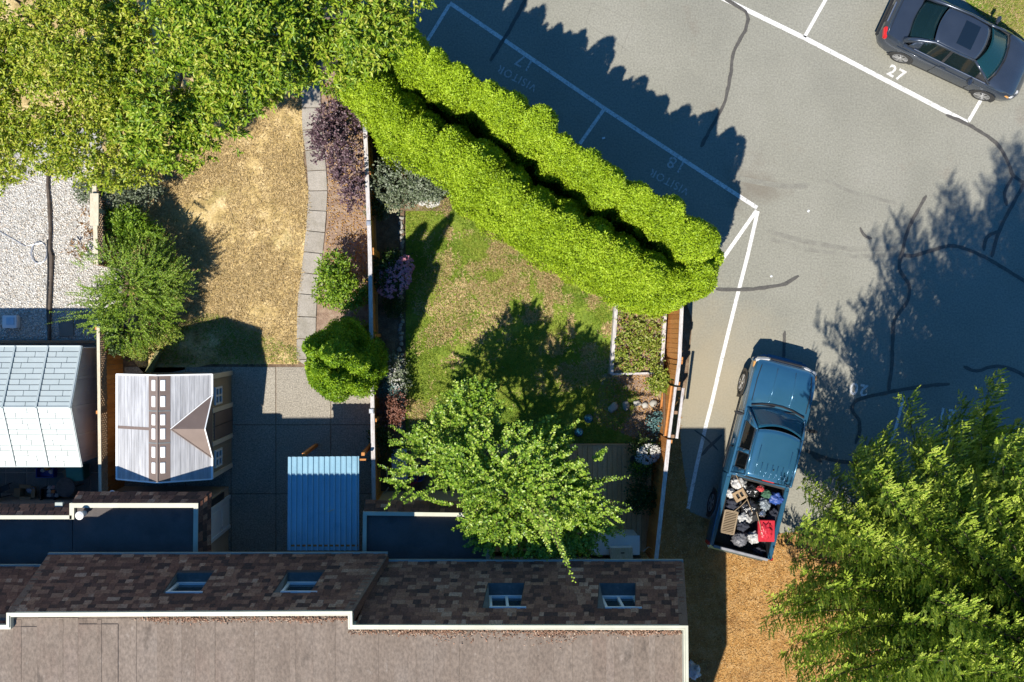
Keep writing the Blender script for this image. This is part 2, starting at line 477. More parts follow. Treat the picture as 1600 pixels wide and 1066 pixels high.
# patio of exposed-aggregate slabs
patio = sheet('patio', [(228, 571), (590, 571), (590, 900), (190, 900), (190, 571)], m_soil, -0.2, -0.012)
tag(patio, kind='structure')
cx = [194, 290, 361, 431, 517, 588]; cy = [573, 664, 772, 862]
for i in range(5):
    for j in range(3):
        a, b = G(cx[i] + .5, cy[j] + .5), G(cx[i + 1] - .5, cy[j + 1] - .5)
        c = (a + b) / 2
        o = MB().box((0, 0, -0.04), (abs(b.x - a.x), abs(b.y - a.y), 0.08 + 0.004 * ((i * 7 + j * 5) % 3))).mesh('slab', m_concrete, bevel=0.008, seg=1)
        piece('slab', o, patio, (c.x, c.y, 0))
pav = sheet('paved_yard', [(-400, 535), (190, 535), (190, 860), (-400, 860)], m_slab, -0.2, -0.012)
tag(pav, kind='structure')
slab_me = MB().box((0, 0, -0.03), (0.60, 0.60, 0.07)).mesh('paver', m_paver, bevel=0.01, seg=1)
for i in range(-1, 6):
    for j in range(0, 2):
        c = G(-8 + 33 * i, 722 + 33 * j)
        piece('paver', slab_me, pav, (c.x, c.y, 0), (0, 0, R(random.uniform(-1, 1))))
c = G(104, 512); piece('paver', slab_me, gravel, (c.x, c.y, 0.035), (0, 0, R(3)), (0.75, 0.9, 1))
c = G(130, 500); piece('paver', slab_me, gravel, (c.x, c.y, 0.03), (0, 0, R(-6)), (0.75, 0.8, 1))

# garden path of cast slabs
path = sheet('garden_path', [(468, 100), (506, 100), (506, 200), (512, 300), (508, 360), (500, 430), (494, 500), (492, 571), (464, 571), (464, 500), (472, 430), (480, 360), (482, 300), (468, 200)], m_soil, -0.2, -0.012)
tag(path, kind='structure')
pc = [(486, 100), (486, 140), (487, 200), (494, 250), (497, 300), (494, 352), (490, 390), (486, 425), (481, 460), (479, 500), (478, 571)]
def along(pts, d):
    for a, b in zip(pts[:-1], pts[1:]):
        L = math.hypot(b[0] - a[0], b[1] - a[1])
        if d <= L: return (a[0] + (b[0] - a[0]) * d / L, a[1] + (b[1] - a[1]) * d / L)
        d -= L
    return pts[-1]
d0 = 0
while d0 < 466:
    st = 33 + random.uniform(-2, 2)
    a, b = along(pc, d0 + 0.5), along(pc, d0 + st - 0.5)
    va, vb = G(*a), G(*b)
    mb = MB()
    w = 0.285
    n = (vb - va).normalized(); s = Vector((-n.y, n.x, 0))
    d1 = (G(*along(pc, d0 + st + 8)) - G(*along(pc, d0 + st - 8))).normalized(); s1 = Vector((-d1.y, d1.x, 0))
    d2 = (G(*along(pc, d0 + 8)) - G(*along(pc, max(0, d0 - 8)))).normalized(); s2 = Vector((-d2.y, d2.x, 0))
    mb.prism([va + s2 * w, vb + s1 * w, vb - s1 * w, va - s2 * w], -0.06, 0.022 + random.uniform(-0.006, 0.01))
    mb.build('slab', m_slab, path, bevel=0.008, seg=1)
    d0 += st

# parking bay lines and numbers
def stripe(pts, w, mat=m_line, z=0.004):
    return MB().ribbon(pl(pts), w, z).build('bay_line', mat, asphalt)
stripe([(703, 5), (945, 170), (1183, 325)], 0.12, m_line_worn)
stripe([(702, 8), (667, 65)], 0.10, m_line_worn)
stripe([(943, 172), (906, 225)], 0.10, m_line_worn)
stripe([(1182, 329), (1120, 418)], 0.11, m_line, 0.008)
stripe([(1184, 330), (1168, 400), (1150, 470), (1128, 560), (1112, 630), (1103, 665), (1088, 730), (1075, 795)], 0.11, m_line, 0.004)
stripe([(1128, -3), (1258, 60), (1385, 126), (1512, 192)], 0.135, m_line)
stripe([(1292, -4), (1257, 58)], 0.10, m_line)
stripe([(1545, 135), (1513, 190)], 0.10, m_line)
stripe([(1412, 620), (1402, 660), (1393, 690)], 0.09, m_line_worn)
def number(txt, px, py, size, ang, mat=m_number, sx=1.0):
    cu = bpy.data.curves.new('bay_number', 'FONT')
    cu.body = txt; cu.size = size; cu.align_x = 'CENTER'; cu.align_y = 'CENTER'; cu.extrude = 0.001; cu.space_character = 1.2; cu.offset = 0.012 if mat is m_number else 0.004
    cu.materials.append(mat)
    o = bpy.data.objects.new('bay_number', cu)
    COL.objects.link(o)
    o.location = G(px, py, 0.004); o.rotation_euler = (0, 0, R(ang)); o.scale = (sx, 1, 1); o.parent = asphalt
number('27', 1400, 115, 0.48, -27)
number('17', 820, 98, 0.50, 152, m_number_worn)
number('18', 1057, 257, 0.50, 152, m_number_worn)
number('20', 1342, 608, 0.50, 170, m_number)
number('21', 1480, 647, 0.50, 170, m_number)
number('VISIT', 1488, 668, 0.36, 170, m_number_worn, 0.9)
number('VISITOR', 1046, 284, 0.34, 152, m_number_worn, 0.9)
number('VISITOR', 808, 122, 0.34, 152, m_number_worn, 0.9)

for p, w in (([(1150, 278), (1190, 286), (1232, 292), (1262, 290)], .16), ([(1200, 362), (1260, 378), (1330, 390), (1400, 388)], .14), ([(1204, 374), (1262, 390), (1335, 401), (1408, 398)], .12), ([(1290, 282), (1330, 300), (1400, 318)], .1)):
    MB().ribbon(pl(p), w, .0022).build('tyre_mark', m_tyremark, asphalt)
for p in ([(925, 5), (948, 14), (990, 34), (970, 80)], [(925, 5), (915, 36), (945, 55), (985, 82)]):
    MB().ribbon(pl(p), .02, .0024).build('patch_seam', m_tyremark, asphalt)
# poured crack seal
def seal(pts, w=0.105):
    out = []
    q = [Vector((a, b, 0)) for a, b in pts]
    for i in range(len(q) - 1):                      # Catmull-Rom, with a small wander
        p0, p1, p2, p3 = q[max(i - 1, 0)], q[i], q[i + 1], q[min(i + 2, len(q) - 1)]
        n = max(3, int((p2 - p1).length / 7))
        for k in range(n):
            t = k / n
            v = 0.5 * ((2 * p1) + (p2 - p0) * t + (2 * p0 - 5 * p1 + 4 * p2 - p3) * t * t + (3 * p1 - p0 - 3 * p2 + p3) * t ** 3)
            out.append((v.x + random.uniform(-.5, .5), v.y + random.uniform(-.5, .5)))
    out.append(pts[-1])
    ws = [w * random.uniform(0.82, 1.15) for _ in out]
    ws[0] *= 0.5; ws[-1] *= 0.5
    MB().ribbon(pl(out), ws, 0.006 + random.uniform(0.003, 0.005)).build('crack_seal', m_seal, asphalt)
for p in [[(1128, -4), (1152, 10), (1168, 24), (1164, 48), (1147, 80), (1142, 112), (1137, 140), (1130, 166), (1112, 198), (1095, 230)],
          [(1478, 180), (1512, 195), (1548, 217), (1565, 235), (1578, 262), (1582, 274), (1597, 284), (1625, 300)],
          [(1582, 276), (1570, 300), (1573, 322)],
          [(1602, 282), (1585, 315), (1562, 358), (1549, 402)],
          [(1562, 360), (1541, 372), (1537, 392)],
          [(1447, 306), (1420, 355), (1410, 392), (1405, 420), (1420, 445), (1418, 470), (1398, 500), (1395, 530), (1393, 570), (1388, 612)],
          [(1410, 398), (1425, 400), (1460, 390), (1490, 384), (1530, 398), (1570, 420), (1610, 446)],
          [(1337, 694), (1343, 672), (1341, 655), (1331, 640), (1336, 628), (1352, 621), (1388, 613), (1440, 604), (1484, 600)],
          [(1505, 573), (1526, 580), (1550, 573), (1575, 575), (1606, 590)],
          [(1258, 704), (1280, 712), (1305, 720), (1345, 725)], [(1268, 710), (1284, 722)],
          [(1118, 452), (1160, 453), (1200, 449), (1226, 444), (1248, 431)],
          [(822, -2), (800, 40), (766, 96)]]:
    seal(p)
seal([(1344, 356), (1350, 368), (1362, 373)], 0.09)
seal([(1226, 517), (1225, 545), (1224, 566)], 0.09)
seal([(1085, 672), (1104, 686), (1122, 704)], 0.05)
seal([(1128, 680), (1112, 694), (1096, 712)], 0.09)

# grass blades, gravel stones and bark chips: nobody could count them
def inside(poly, q):
    x, y = q[:, 0], q[:, 1]
    r = np.zeros(len(q), bool)
    for (x1, y1), (x2, y2) in zip(poly, poly[1:] + poly[:1]):
        c = (y1 > y) != (y2 > y)
        r ^= c & (x < (x2 - x1) * (y - y1) / ((y2 - y1) if y2 != y1 else 1e-9) + x1)
    return r
def scatter(poly, n):
    a = np.array(poly)
    q = rng.uniform(a.min(0), a.max(0), (n * 3, 2))
    q = q[inside(poly, q)][:n]
    w = np.zeros((len(q), 3))
    w[:, 0] = (q[:, 0] - X0) / S; w[:, 1] = -(q[:, 1] - Y0) / S
    return w
def blades(parent, poly, n, z, mat, Lr=(0.06, 0.15), lean=1.2):
    p = scatter(poly, n)
    keep = nz(p, 1.6, 3) + .6 * nz(p, 5.0, 8) + rng.normal(size=len(p)) * 0.5 > -0.35
    p = p[keep]; n = len(p); p[:, 2] = z
    d = rng.normal(size=(n, 3)); d[:, 2] = np.abs(d[:, 2]) * 0.8 + 0.25
    d[:, :2] *= lean
    d = unit(d); L = rng.uniform(*Lr, n)[:, None]
    s = unit(np.cross(d, np.array([[0, 0, 1.0]]) + rng.normal(size=(n, 3)) * .1)) * rng.uniform(0.006, 0.014, n)[:, None]
    v = np.stack([p - s, p + s, p + d * L], axis=1)
    np_mesh('grass', v, 3, mat, parent, polys=[(0, 1, 2)], kind='stuff')
blades(dry_lawn, [(200, 150), (472, 150), (474, 250), (484, 320), (482, 360), (474, 430), (466, 480), (466, 568), (250, 568), (215, 560), (205, 330)], 70000, 0.0, m_blade_dry)
blades(dry_lawn, [(232, 520), (330, 490), (466, 545), (466, 568), (250, 568)], 7000, 0.0, m_blade_green)
blades(lawn, [(636, 330), (700, 280), (770, 320), (980, 450), (966, 470), (960, 590), (1000, 620), (960, 690), (636, 692)], 80000, 0.02, m_blade_green)
def blade_patches(parent, spots, n, z, mat, poly):
    q = []
    for (x, y, sx, sy, w) in spots:
        q.append(rng.normal(size=(int(n * w), 2)) * np.array([[sx, sy]]) + np.array([[x, y]]))
    q = np.concatenate(q); q = q[inside(poly, q)]
    p = np.zeros((len(q), 3)); p[:, 0] = (q[:, 0] - X0) / S; p[:, 1] = -(q[:, 1] - Y0) / S; p[:, 2] = z
    p = p[nz(p, 3.2, 14) + nz(p, 8.0, 15) * .7 + rng.normal(size=len(p)) * .3 > .15]
    n = len(p)
    d = rng.normal(size=(n, 3)); d[:, 2] = np.abs(d[:, 2]) * .6 + .2; d = unit(d)
    s = unit(np.cross(d, np.array([[0, 0, 1.0]]))) * rng.uniform(.010, .020, n)[:, None]
    np_mesh('dry_grass', np.stack([p - s, p + s, p + d * rng.uniform(.06, .14, n)[:, None]], 1), 3, mat, parent, polys=[(0, 1, 2)], kind='stuff')
blade_patches(lawn, [(850, 420, 75, 45, 1.0), (770, 380, 60, 40, .5), (900, 460, 45, 50, .6), (735, 330, 30, 22, .25), (700, 520, 35, 30, .12), (655, 640, 14, 22, .1), (880, 560, 40, 40, .25)], 40000, 0.022, m_blade_dry, [(640, 320), (700, 280), (770, 320), (980, 450), (966, 470), (956, 590), (640, 690)])
blades(verge, [(1484, -30), (1522, 14), (1560, 42), (1620, 72), (1640, -30)], 9000, 0.03, m_blade_green)
blades(verge, [(1484, -30), (1522, 14), (1560, 42), (1620, 72), (1640, -30)], 7000, 0.03, m_blade_dry)

OCT = [(0, 1, 4), (1, 2, 4), (2, 3, 4), (3, 0, 4), (1, 0, 5), (2, 1, 5), (3, 2, 5), (0, 3, 5)]
def stones(parent, poly, n, z, r, mat, flat=0.6, name='pebbles'):
    p = scatter(poly, n); n = len(p)
    p[:, 2] = z + rng.uniform(0.0, 0.012, n)
    a = rng.uniform(0, 6.28, n)
    rr = rng.uniform(*r, n)
    v = np.zeros((n, 6, 3))
    for k in range(4):
        q = rr * rng.uniform(0.7, 1.35, n)
        v[:, k, 0] = p[:, 0] + np.cos(a + k * 1.571) * q
        v[:, k, 1] = p[:, 1] + np.sin(a + k * 1.571) * q
        v[:, k, 2] = p[:, 2] + rng.uniform(-.3, .3, n) * rr
    v[:, 4] = p; v[:, 4, 2] += rr * flat; v[:, 4, :2] += rng.normal(size=(n, 2)) * rr[:, None] * .3
    v[:, 5] = p; v[:, 5, 2] -= rr * flat
    np_mesh(name, v, 6, mat, parent, polys=OCT, kind='stuff')
stones(gravel, [(-20, 240), (150, 250), (188, 330), (188, 530), (-20, 530)], 16000, 0.0, (0.014, 0.034), m_pebble)
stones(bark_bed, [(508, 120), (580, 160), (588, 480), (505, 480), (512, 300)], 2600, 0.0, (0.012, 0.03), m_chip, 0.5, 'bark_chips')
stones(bare, [(950, 590), (1030, 582), (1030, 688), (990, 688), (935, 660)], 1500, 0.03, (0.01, 0.028), m_chip, 0.5, 'wood_chips')
def chips(parent, poly, n, z):
    p = scatter(poly, n); n = len(p); p[:, 2] = z + rng.uniform(0.002, 0.02, n)
    d = rnd_dirs(n); d[:, 2] *= 0.25
    v = leaf_cards(p, d, rng.uniform(0.03, 0.085, n), rng.uniform(0.012, 0.03, n), fold=0.1)
    np_mesh('wood_chips', v, 4, m_chip, parent, polys=LEAF, kind='stuff')
chips(mulch, [(1010, 600), (1062, 600), (1064, 700), (1078, 800), (1108, 812), (1176, 836), (1240, 834), (1300, 860), (1300, 1080), (1000, 1080)], 26000, -0.006)
# ------------------------------------------------------------------ fences
def fence(name, label, pts, h, board_w, mat_board, mat_cap, cap_w=0.09, cap_gap=0.0, lattice=0.0, rail_side=1, group=None, cap_caps=True):
    """pts: ground-plan pixels of the fence line"""
    w = [G(*p) for p in pts]
    t = thing(name, label, 'fence', w[0], group=group)
    bh = h - lattice - cap_gap
    me = MB().box((0, 0, bh / 2), (board_w - 0.008, 0.02, bh)).mesh('board', mat_board)
    post_me = MB().box((0, 0, (h - 0.03) / 2), (0.095, 0.095, h - 0.03)).mesh('post', mat_board)
    for a, b in zip(w[:-1], w[1:]):
        d = b - a; L = d.length; d.normalize()
        ang = math.atan2(d.y, d.x)
        side = Vector((-d.y, d.x, 0)) * rail_side
        n = int(L / board_w)
        for i in range(n):
            p = a + d * (board_w * (i + 0.5)) + side * random.uniform(-0.003, 0.003)
            piece('board', me, t, (p.x, p.y, random.uniform(-.012, .004)), (random.uniform(-.008, .008), 0, ang))
        np_ = max(1, round(L / 2.4))
        for i in range(np_ + 1):
            p = a + d * min(L - 0.05, max(0.05, L * i / np_)) + side * 0.06
            piece('post', post_me, t, (p.x, p.y, 0), (0, 0, ang))
        for z in (0.35, bh - 0.2):
            MB().bar(a + side * 0.035 + Vector((0, 0, z)), b + side * 0.035 + Vector((0, 0, z)), 0.04, 0.09).build('rail', mat_board, t)
        if lattice:
            mb = MB()
            z0, z1 = bh, h - 0.03
            st = 0.125
            k = -int(lattice / st) - 1
            while k * st < L:
                for sgn, off in ((1, 0.0), (-1, 0.012)):
                    x0 = k * st; x1 = x0 + (z1 - z0)
                    lo_, hi_ = max(x0, 0), min(x1, L)
                    if hi_ - lo_ > 0.03:
                        za, zb = z0 + (lo_ - x0), z0 + (hi_ - x0)
                        if sgn < 0: za, zb = z1 - (lo_ - x0), z1 - (hi_ - x0)
                        mb.bar(a + d * lo_ + side * off + Vector((0, 0, za)), a + d * hi_ + side * off + Vector((0, 0, zb)), 0.012, 0.036, up=side)
                k += 1
            tag(mb.build('lattice', m_lattice, t), kind='stuff')
        ln = MB().bar(a + Vector((0, 0, h)), b + Vector((0, 0, h)), cap_w, 0.035)
        ln.build('cap_rail', mat_cap, t)
    return t

# left boundary, in two runs either side of the spreading shrub
fence('lattice_fence', 'cedar board fence topped with lattice between the two resin sheds', [(191, 510), (194, 762)], 1.72, 0.14, m_cedar, m_cap_cream, 0.085, lattice=0.52, rail_side=-1)
fence('lattice_fence', 'short pale capped lattice fence run beside the gravel yard', [(184, 250), (188, 420)], 1.72, 0.14, m_cedar_dark, m_cap_cream, 0.12, lattice=0.52, rail_side=-1)
mid = fence('board_fence', 'long cedar board fence between the dry lawn and the green lawn', [(579, 170), (588, 400), (594, 772)], 1.68, 0.145, m_cedar, m_cap_grey, 0.11, rail_side=1)
for px, py in ((581.5, 222), (586.5, 359), (590.5, 634)):
    c = G(px, py, 1.70)
    MB().box((c.x, c.y, 1.725), (0.15, 0.15, 0.05), taper=0.75).box((c.x, c.y, 1.757), (0.07, 0.07, 0.012)).build('post_light', m_steel, mid)
fr = fence('board_fence', 'cedar board fence with raised white top rail between the car park and the deck', [(1045, 470), (1041, 560), (1036.5, 596)], 1.72, 0.14, m_cedar, m_cap_grey, 0.10, cap_gap=0.17, rail_side=1)
fr2 = fence('board_fence', 'cedar board fence beside the deck and the wood chips', [(1026, 676), (1006, 862)], 1.70, 0.14, m_cedar, m_cap_grey, 0.11, rail_side=1)
# the gate, with its own frame and brace
ga, gb = G(1036, 599), G(1026.5, 673)
gate = thing('garden_gate', 'cedar garden gate with diagonal brace and doubled pale top rail', 'gate', ga)
gd = (gb - ga); gL = gd.length; gd.normalize(); gs = Vector((gd.y, -gd.x, 0)); gs = gs if gs.x < 0 else -gs
bme = MB().box((0, 0, 0.75), (gL / 10 - 0.006, 0.02, 1.46)).mesh('board', m_cedar)
for i in range(10):
    p = ga + gd * (gL * (i + .5) / 10)
    piece('board', bme, gate, (p.x, p.y, 0.03), (0, 0, math.atan2(gd.y, gd.x)))
for z in (0.3, 1.3):
    MB().bar(ga + gs * .04 + Vector((0, 0, z)), gb + gs * .04 + Vector((0, 0, z)), 0.05, 0.09).build('rail', m_cedar, gate)
MB().bar(ga + gs * .045 + Vector((0, 0, 0.34)), gb + gs * .045 + Vector((0, 0, 1.26)), 0.05, 0.09).build('brace', m_cedar_dark, gate)
for e, dx in ((0.0, 0.0), (0.22, 0.0)):
    off = -gs * (e)
    MB().bar(ga + off + Vector((0, 0, 1.66)), gb + off + Vector((0, 0, 1.66)), 0.075, 0.04).build('top_rail', m_cap_grey, gate)
for q in (ga + gd * 0.04, ga + gd * gL * .5, gb - gd * 0.04):
    o = q - gs * .11
    MB().box((o.x, o.y, 0.82), (0.09, 0.09, 1.64)).build('post', m_cedar_dark, gate)

# ------------------------------------------------------------------ the townhouse row
m_flat = M('roof_membrane', [(0.135, 0.102, 0.077), (0.162, 0.125, 0.096), (0.19, 0.15, 0.118)], scale=1.3, rough=0.95, bump=0.4, bscale=50, rnd='object', rw=0.42, stretch=(1.0, 0.6, 1), grain=(18, 0.25), stains=[((0.15, 0.10, 0.075), 0.8, 0.52, 0.72, 0.5), ((0.21, 0.175, 0.145), 0.7, 0.54, 0.75, 0.55), ((0.085, 0.065, 0.05), 2.2, 0.62, 0.72, 0.75), ((0.24, 0.20, 0.165), 5.0, 0.64, 0.7, 0.5)], bdist=0.01)
m_lowroof = M('felt_roof', [(0.075, 0.064, 0.06), (0.105, 0.092, 0.088)], scale=1.5, rough=0.9, bump=0.4, bscale=50, grain=(50, 0.2), stains=[((0.05, 0.044, 0.044), 1.8, 0.52, 0.7, 0.6)], bdist=0.01)
m_shingle = M('roof_shingle', [(0.0, (0.05, 0.029, 0.023)), (0.25, (0.125, 0.052, 0.033)), (0.6, (0.22, 0.09, 0.053)), (0.82, (0.32, 0.15, 0.085)), (1.0, (0.46, 0.275, 0.18))], scale=20, rough=0.95, rnd='island', rw=0.88, grain=(24, 0.3), bump=0.4, bscale=80, bdist=0.006)
m_under = M('roof_felt_base', [(0.05, 0.038, 0.034), (0.075, 0.056, 0.05)], scale=8, rough=0.95)
m_fascia = M('cream_fascia', [(0.40, 0.39, 0.30), (0.48, 0.47, 0.37)], scale=2.5, rough=0.5, stains=[((0.40, 0.38, 0.29), 3, 0.6, 0.75, 0.5)])
m_fascia_grey = M('grey_green_fascia', [(0.24, 0.28, 0.26), (0.3, 0.34, 0.31)], scale=2.5, rough=0.5)
m_wall = M('beige_stucco', [(0.40, 0.30, 0.215), (0.47, 0.36, 0.265)], scale=3, rough=0.95, bump=0.3, bscale=50, bdist=0.01)
m_frame = M('white_window_frame', [(0.62, 0.64, 0.66), (0.7, 0.72, 0.73)], scale=3, rough=0.35)
m_win = glass('window_glass', (0.02, 0.035, 0.045), 0.15, 0.05)
m_win.name = 'window_glass'

house = thing('townhouse_row', 'row of joined townhouses with brown shingle mansard and flat felt roofs', 'building', (0, -7, 0))
ZT, ZF, ZE = 6.4, 6.2, 4.0

# main flat roof in felt strips
roof_base = MB().prism([P(-400, 965, ZF).xy, P(12, 965, ZF).xy, P(12, 962, ZF).xy, P(548, 962, ZF).xy, P(548, 981, ZF).xy, P(1068, 983, ZF).xy, P(1071, 1410, ZF).xy, P(1040, 1500, ZF).xy, P(-400, 1500, ZF).xy], ZF - 0.3, ZF).build('flat_roof', m_flat, house)
xs = [-70, -2, 58, 121, 184, 245, 304, 368, 427, 488, 551, 615, 676, 738, 799, 864, 925, 990, 1052]
for i in range(len(xs) - 1):
    a, b = xs[i], xs[i + 1]
    top = 964 if b < 560 else 985
    pa, pb = P(a + 0.7, top + random.uniform(0, 3), ZF), P(b - 0.7 + 2, 1500, ZF)
    c = (pa + pb) / 2
    mb = MB().box((0, 0, 0), (pb.x - pa.x, abs(pa.y - pb.y), 0.014))
    piece('roofing_strip', mb.mesh('roofing_strip', m_flat), roof_base, (c.x, c.y, ZF + 0.006 + 0.0022 * (i % 3)))
# a second lap seam down the middle of each strip, and raised patches
for i in range(len(xs) - 1):
    x = (xs[i] + xs[i + 1]) / 2 + random.uniform(-6, 6)
    a, b = P(x, 968 if x < 545 else 988, ZF), P(x + 1, 1500, ZF)
    w = random.uniform(0.09, 0.2)
    MB().box(((a.x + b.x) / 2, (a.y + b.y) / 2, ZF + 0.0205), (w, abs(a.y - b.y), 0.006)).build('lap_seam', m_flat, roof_base)
for (x0, y0, x1, y1) in ((123, 975, 184, 975.7), (20, 979, 57, 979.6), (184, 975, 184.8, 1066)):
    a, b = P(x0, y0, ZF + .02), P(x1, y1, ZF + .02)
    MB().box(((a.x + b.x) / 2, (a.y + b.y) / 2, ZF + 0.024), (b.x - a.x, a.y - b.y, 0.006)).build('lap_seam', m_under, roof_base)
# litter of dry moss and leaves along the parapet
p = []
for i in range(2600):
    x = random.uniform(230, 1062)
    if random.random() < 0.5: x = random.choice([250, 300, 480, 640, 665, 705, 850, 880, 985, 1000, 1055]) + random.gauss(0, 14)
    y0 = 966 if x < 545 else 986
    y = y0 + abs(random.gauss(0, 3.0)) + (abs(random.gauss(0, 9)) if 680 < x < 900 and random.random() < .3 else 0)
    if x > 1066 or y < y0: continue
    p.append(tuple(P(x, y, ZF + 0.028)))
p = np.array(p)
d = rnd_dirs(len(p)); d[:, 2] *= .2
m_litter = M('dry_litter', [(0.07, 0.045, 0.03), (0.19, 0.10, 0.06), (0.30, 0.17, 0.11), (0.42, 0.33, 0.24)], rnd='island', rw=0.9, rough=1)
np_mesh('dry_litter', leaf_cards(p, d, rng.uniform(.025, .07, len(p)), rng.uniform(.02, .04, len(p))), 4, m_litter, house, polys=LEAF, kind='stuff')

def coping(pts, z, w, h, mat, name='parapet_coping', parent=house):
    """mitred coping along pixels seen at height z"""
    q = [P(*p, z) for p in pts]
    mb = MB()
    outs, ins = [], []
    for i, v in enumerate(q):
        ds = []
        if i > 0: ds.append((v - q[i - 1]).normalized())
        if i < len(q) - 1: ds.append((q[i + 1] - v).normalized())
        ns = [Vector((-d.y, d.x, 0)) for d in ds]
        n = sum(ns, Vector()).normalized()
        k = 1 / max(0.35, n.dot(ns[0]))
        outs.append(v + n * w / 2 * k); ins.append(v - n * w / 2 * k)
    n = len(q)
    lo = [Vector((a.x, a.y, z - h)) for a in outs + ins]
    hi = [Vector((a.x, a.y, z)) for a in outs + ins]
    fs = []
    for i in range(n - 1):
        fs += [(2 * n + i, 3 * n + i, 3 * n + i + 1, 2 * n + i + 1), (i, 2 * n + i, 2 * n + i + 1, i + 1), (n + i, n + i + 1, 3 * n + i + 1, 3 * n + i)]
    fs += [(0, n, 3 * n, 2 * n), (n - 1, 3 * n - 1, 4 * n - 1, 2 * n - 1)]
    mb.add(lo + hi, fs)
    o = mb.build(name, mat, parent)
    # a thin proud drip edge along the inner side
    return o
coping([(-400, 979), (12, 979), (12, 960), (548, 957.5), (548.5, 979), (1073, 980), (1077, 1420), (1046, 1510)], ZT, 0.065, 0.30, m_fascia)
coping([(-400, 982.5), (15.5, 982.5), (15.5, 963.2), (544.5, 961), (545, 982.5), (1069, 983.5), (1073, 1420)], ZT - 0.03, 0.03, 0.2, m_fascia)

# mansard slopes: base sheet with the window recesses cut out, shingle tabs on top
def slope(name, tl, tr, bl, br, zt, zb, wins, rows, tab, mull=True):
    """corner pixels; wins: (px0, px1, t0, t1) pixel range at the recess foot, t from eave to top"""
    A, B, C, D = P(*bl, zb), P(*br, zb), P(*tr, zt), P(*tl, zt)
    def at(u, t): return (A + (B - A) * u) * (1 - t) + (D + (C - D) * u) * t
    nrm = (B - A).cross(D - A).normalized()
    if nrm.y < 0: nrm = -nrm
    holes = []
    L = (B - A).length
    for (x0, x1, t0, t1) in wins:
        pm = lambda x, t: min(((abs((at(u / 400, t).x * H * S / (H - at(u / 400, t).z)) + X0 - x)), u / 400) for u in range(401))[1]
        holes.append((pm(x0, t0), pm(x1, t0), t0, t1))
    us = sorted({0.0, 1.0} | {h[0] for h in holes} | {h[1] for h in holes})
    ts = sorted({0.0, 1.0} | {h[2] for h in holes} | {h[3] for h in holes})
    mb = MB()
    for i in range(len(us) - 1):
        for j in range(len(ts) - 1):
            um, tm = (us[i] + us[i + 1]) / 2, (ts[j] + ts[j + 1]) / 2
            if any(h[0] < um < h[1] and h[2] < tm < h[3] for h in holes): continue
            mb.quad(at(us[i], ts[j]), at(us[i + 1], ts[j]), at(us[i + 1], ts[j + 1]), at(us[i], ts[j + 1]))
    sl = mb.build(name, m_under, house)
    # shingle tabs
    tb = MB()
    ud = (B - A).normalized()
    td = (at(0.5, 1) - at(0.5, 0)).normalized()
    for j in range(rows):
        t0, t1 = j / rows, (j + 1.08) / rows
        if j == rows - 1: t1 = 1.0
        u = -random.uniform(0, .01)
        while u < 1:
            w = random.choice((0.6, 0.8, 1.0, 1.0, 1.3, 1.7)) * tab / L
            u0, u1 = max(0, u), min(1, u + w)
            u += w
            if u1 - u0 < 0.004: continue
            cut = [h for h in holes if h[2] - .02 < (t0 + t1) / 2 < h[3] + .02 and u1 > h[0] - .003 and u0 < h[1] + .003]
            if cut:
                h = cut[0]
                if u0 < h[0] - .006: u1 = h[0] - .002
                elif u1 > h[1] + .006: u0 = h[1] + .002
                else: continue
            th = random.choice((0.008, 0.008, 0.016, 0.02))
            g = 0.003 / L
            tdrop = random.uniform(-.12, .12) / rows
            p0, p1, p2, p3 = at(u0 + g, max(0, t0 + tdrop)), at(u1 - g, max(0, t0 + tdrop)), at(u1 - g, t1), at(u0 + g, t1)
            n0 = nrm * (th + 0.012); n1 = nrm * 0.003
            tb.add([p0 + n0, p1 + n0, p2 + n1, p3 + n1, p0, p1], [(0, 1, 2, 3), (4, 5, 1, 0), (4, 0, 3), (1, 5, 2)])
    tag(tb.build('shingles', m_shingle, sl), kind='stuff')
    # recessed windows
    for (u0, u1, t0, t1) in holes:
        f0, f1, k0, k1 = at(u0, t0), at(u1, t0), at(u0, t1), at(u1, t1)
        yb = (k0.y + k1.y) / 2 - 0.03
        zb_, zt_ = f0.z, k0.z
        back0, back1 = Vector((f0.x, yb, zb_)), Vector((f1.x, yb, zb_))
        bt0, bt1 = Vector((f0.x, yb, zt_)), Vector((f1.x, yb, zt_))
        m_ledge = bpy.data.materials.get('window_ledge') or M('window_ledge', [(0.07, 0.075, 0.075), (0.12, 0.125, 0.12)], scale=5, rough=0.8, stains=[((0.2, 0.19, 0.17), 6, 0.6, 0.7, 0.5)])
        rc = MB()
        rc.quad(f0, f1, back1, back0)
        rc.quad(f0, back0, bt0, k0); rc.quad(f1, k1, bt1, back1)
        rc.quad(k0, bt0, bt1, k1)
        rc.build('window_recess', m_ledge, sl)
        yw = yb + 0.035
        fw = 0.06
        win = MB()
        win.box(((f0.x + f1.x) / 2, yw, zb_ + .05), (f1.x - f0.x - .01, .07, .09))
        win.box(((f0.x + f1.x) / 2, yw, zt_ - .04), (f1.x - f0.x - .01, .07, .07))
        for x in (f0.x + .045, f1.x - .045) + (((f0.x + f1.x) / 2,) if mull else ()):
            win.box((x, yw, (zb_ + zt_) / 2), (.065, .062, zt_ - zb_ - .16))
        wo = win.build('window', m_frame, sl)
        MB().box(((f0.x + f1.x) / 2, yb + .012, (zb_ + zt_) / 2), (f1.x - f0.x - .02, .012, zt_ - zb_ - .02)).build('pane', m_win, sl)
    # hip strips on both ends
    return sl, at, nrm
sl_l, at_l, n_l = slope('mansard_slope', (13, 958), (547, 955.5), (76, 867), (606, 866), ZT - 0.06, ZE, [(276, 332, 0.34, 0.70), (449, 505, 0.34, 0.70)], 17, 0.19, False)
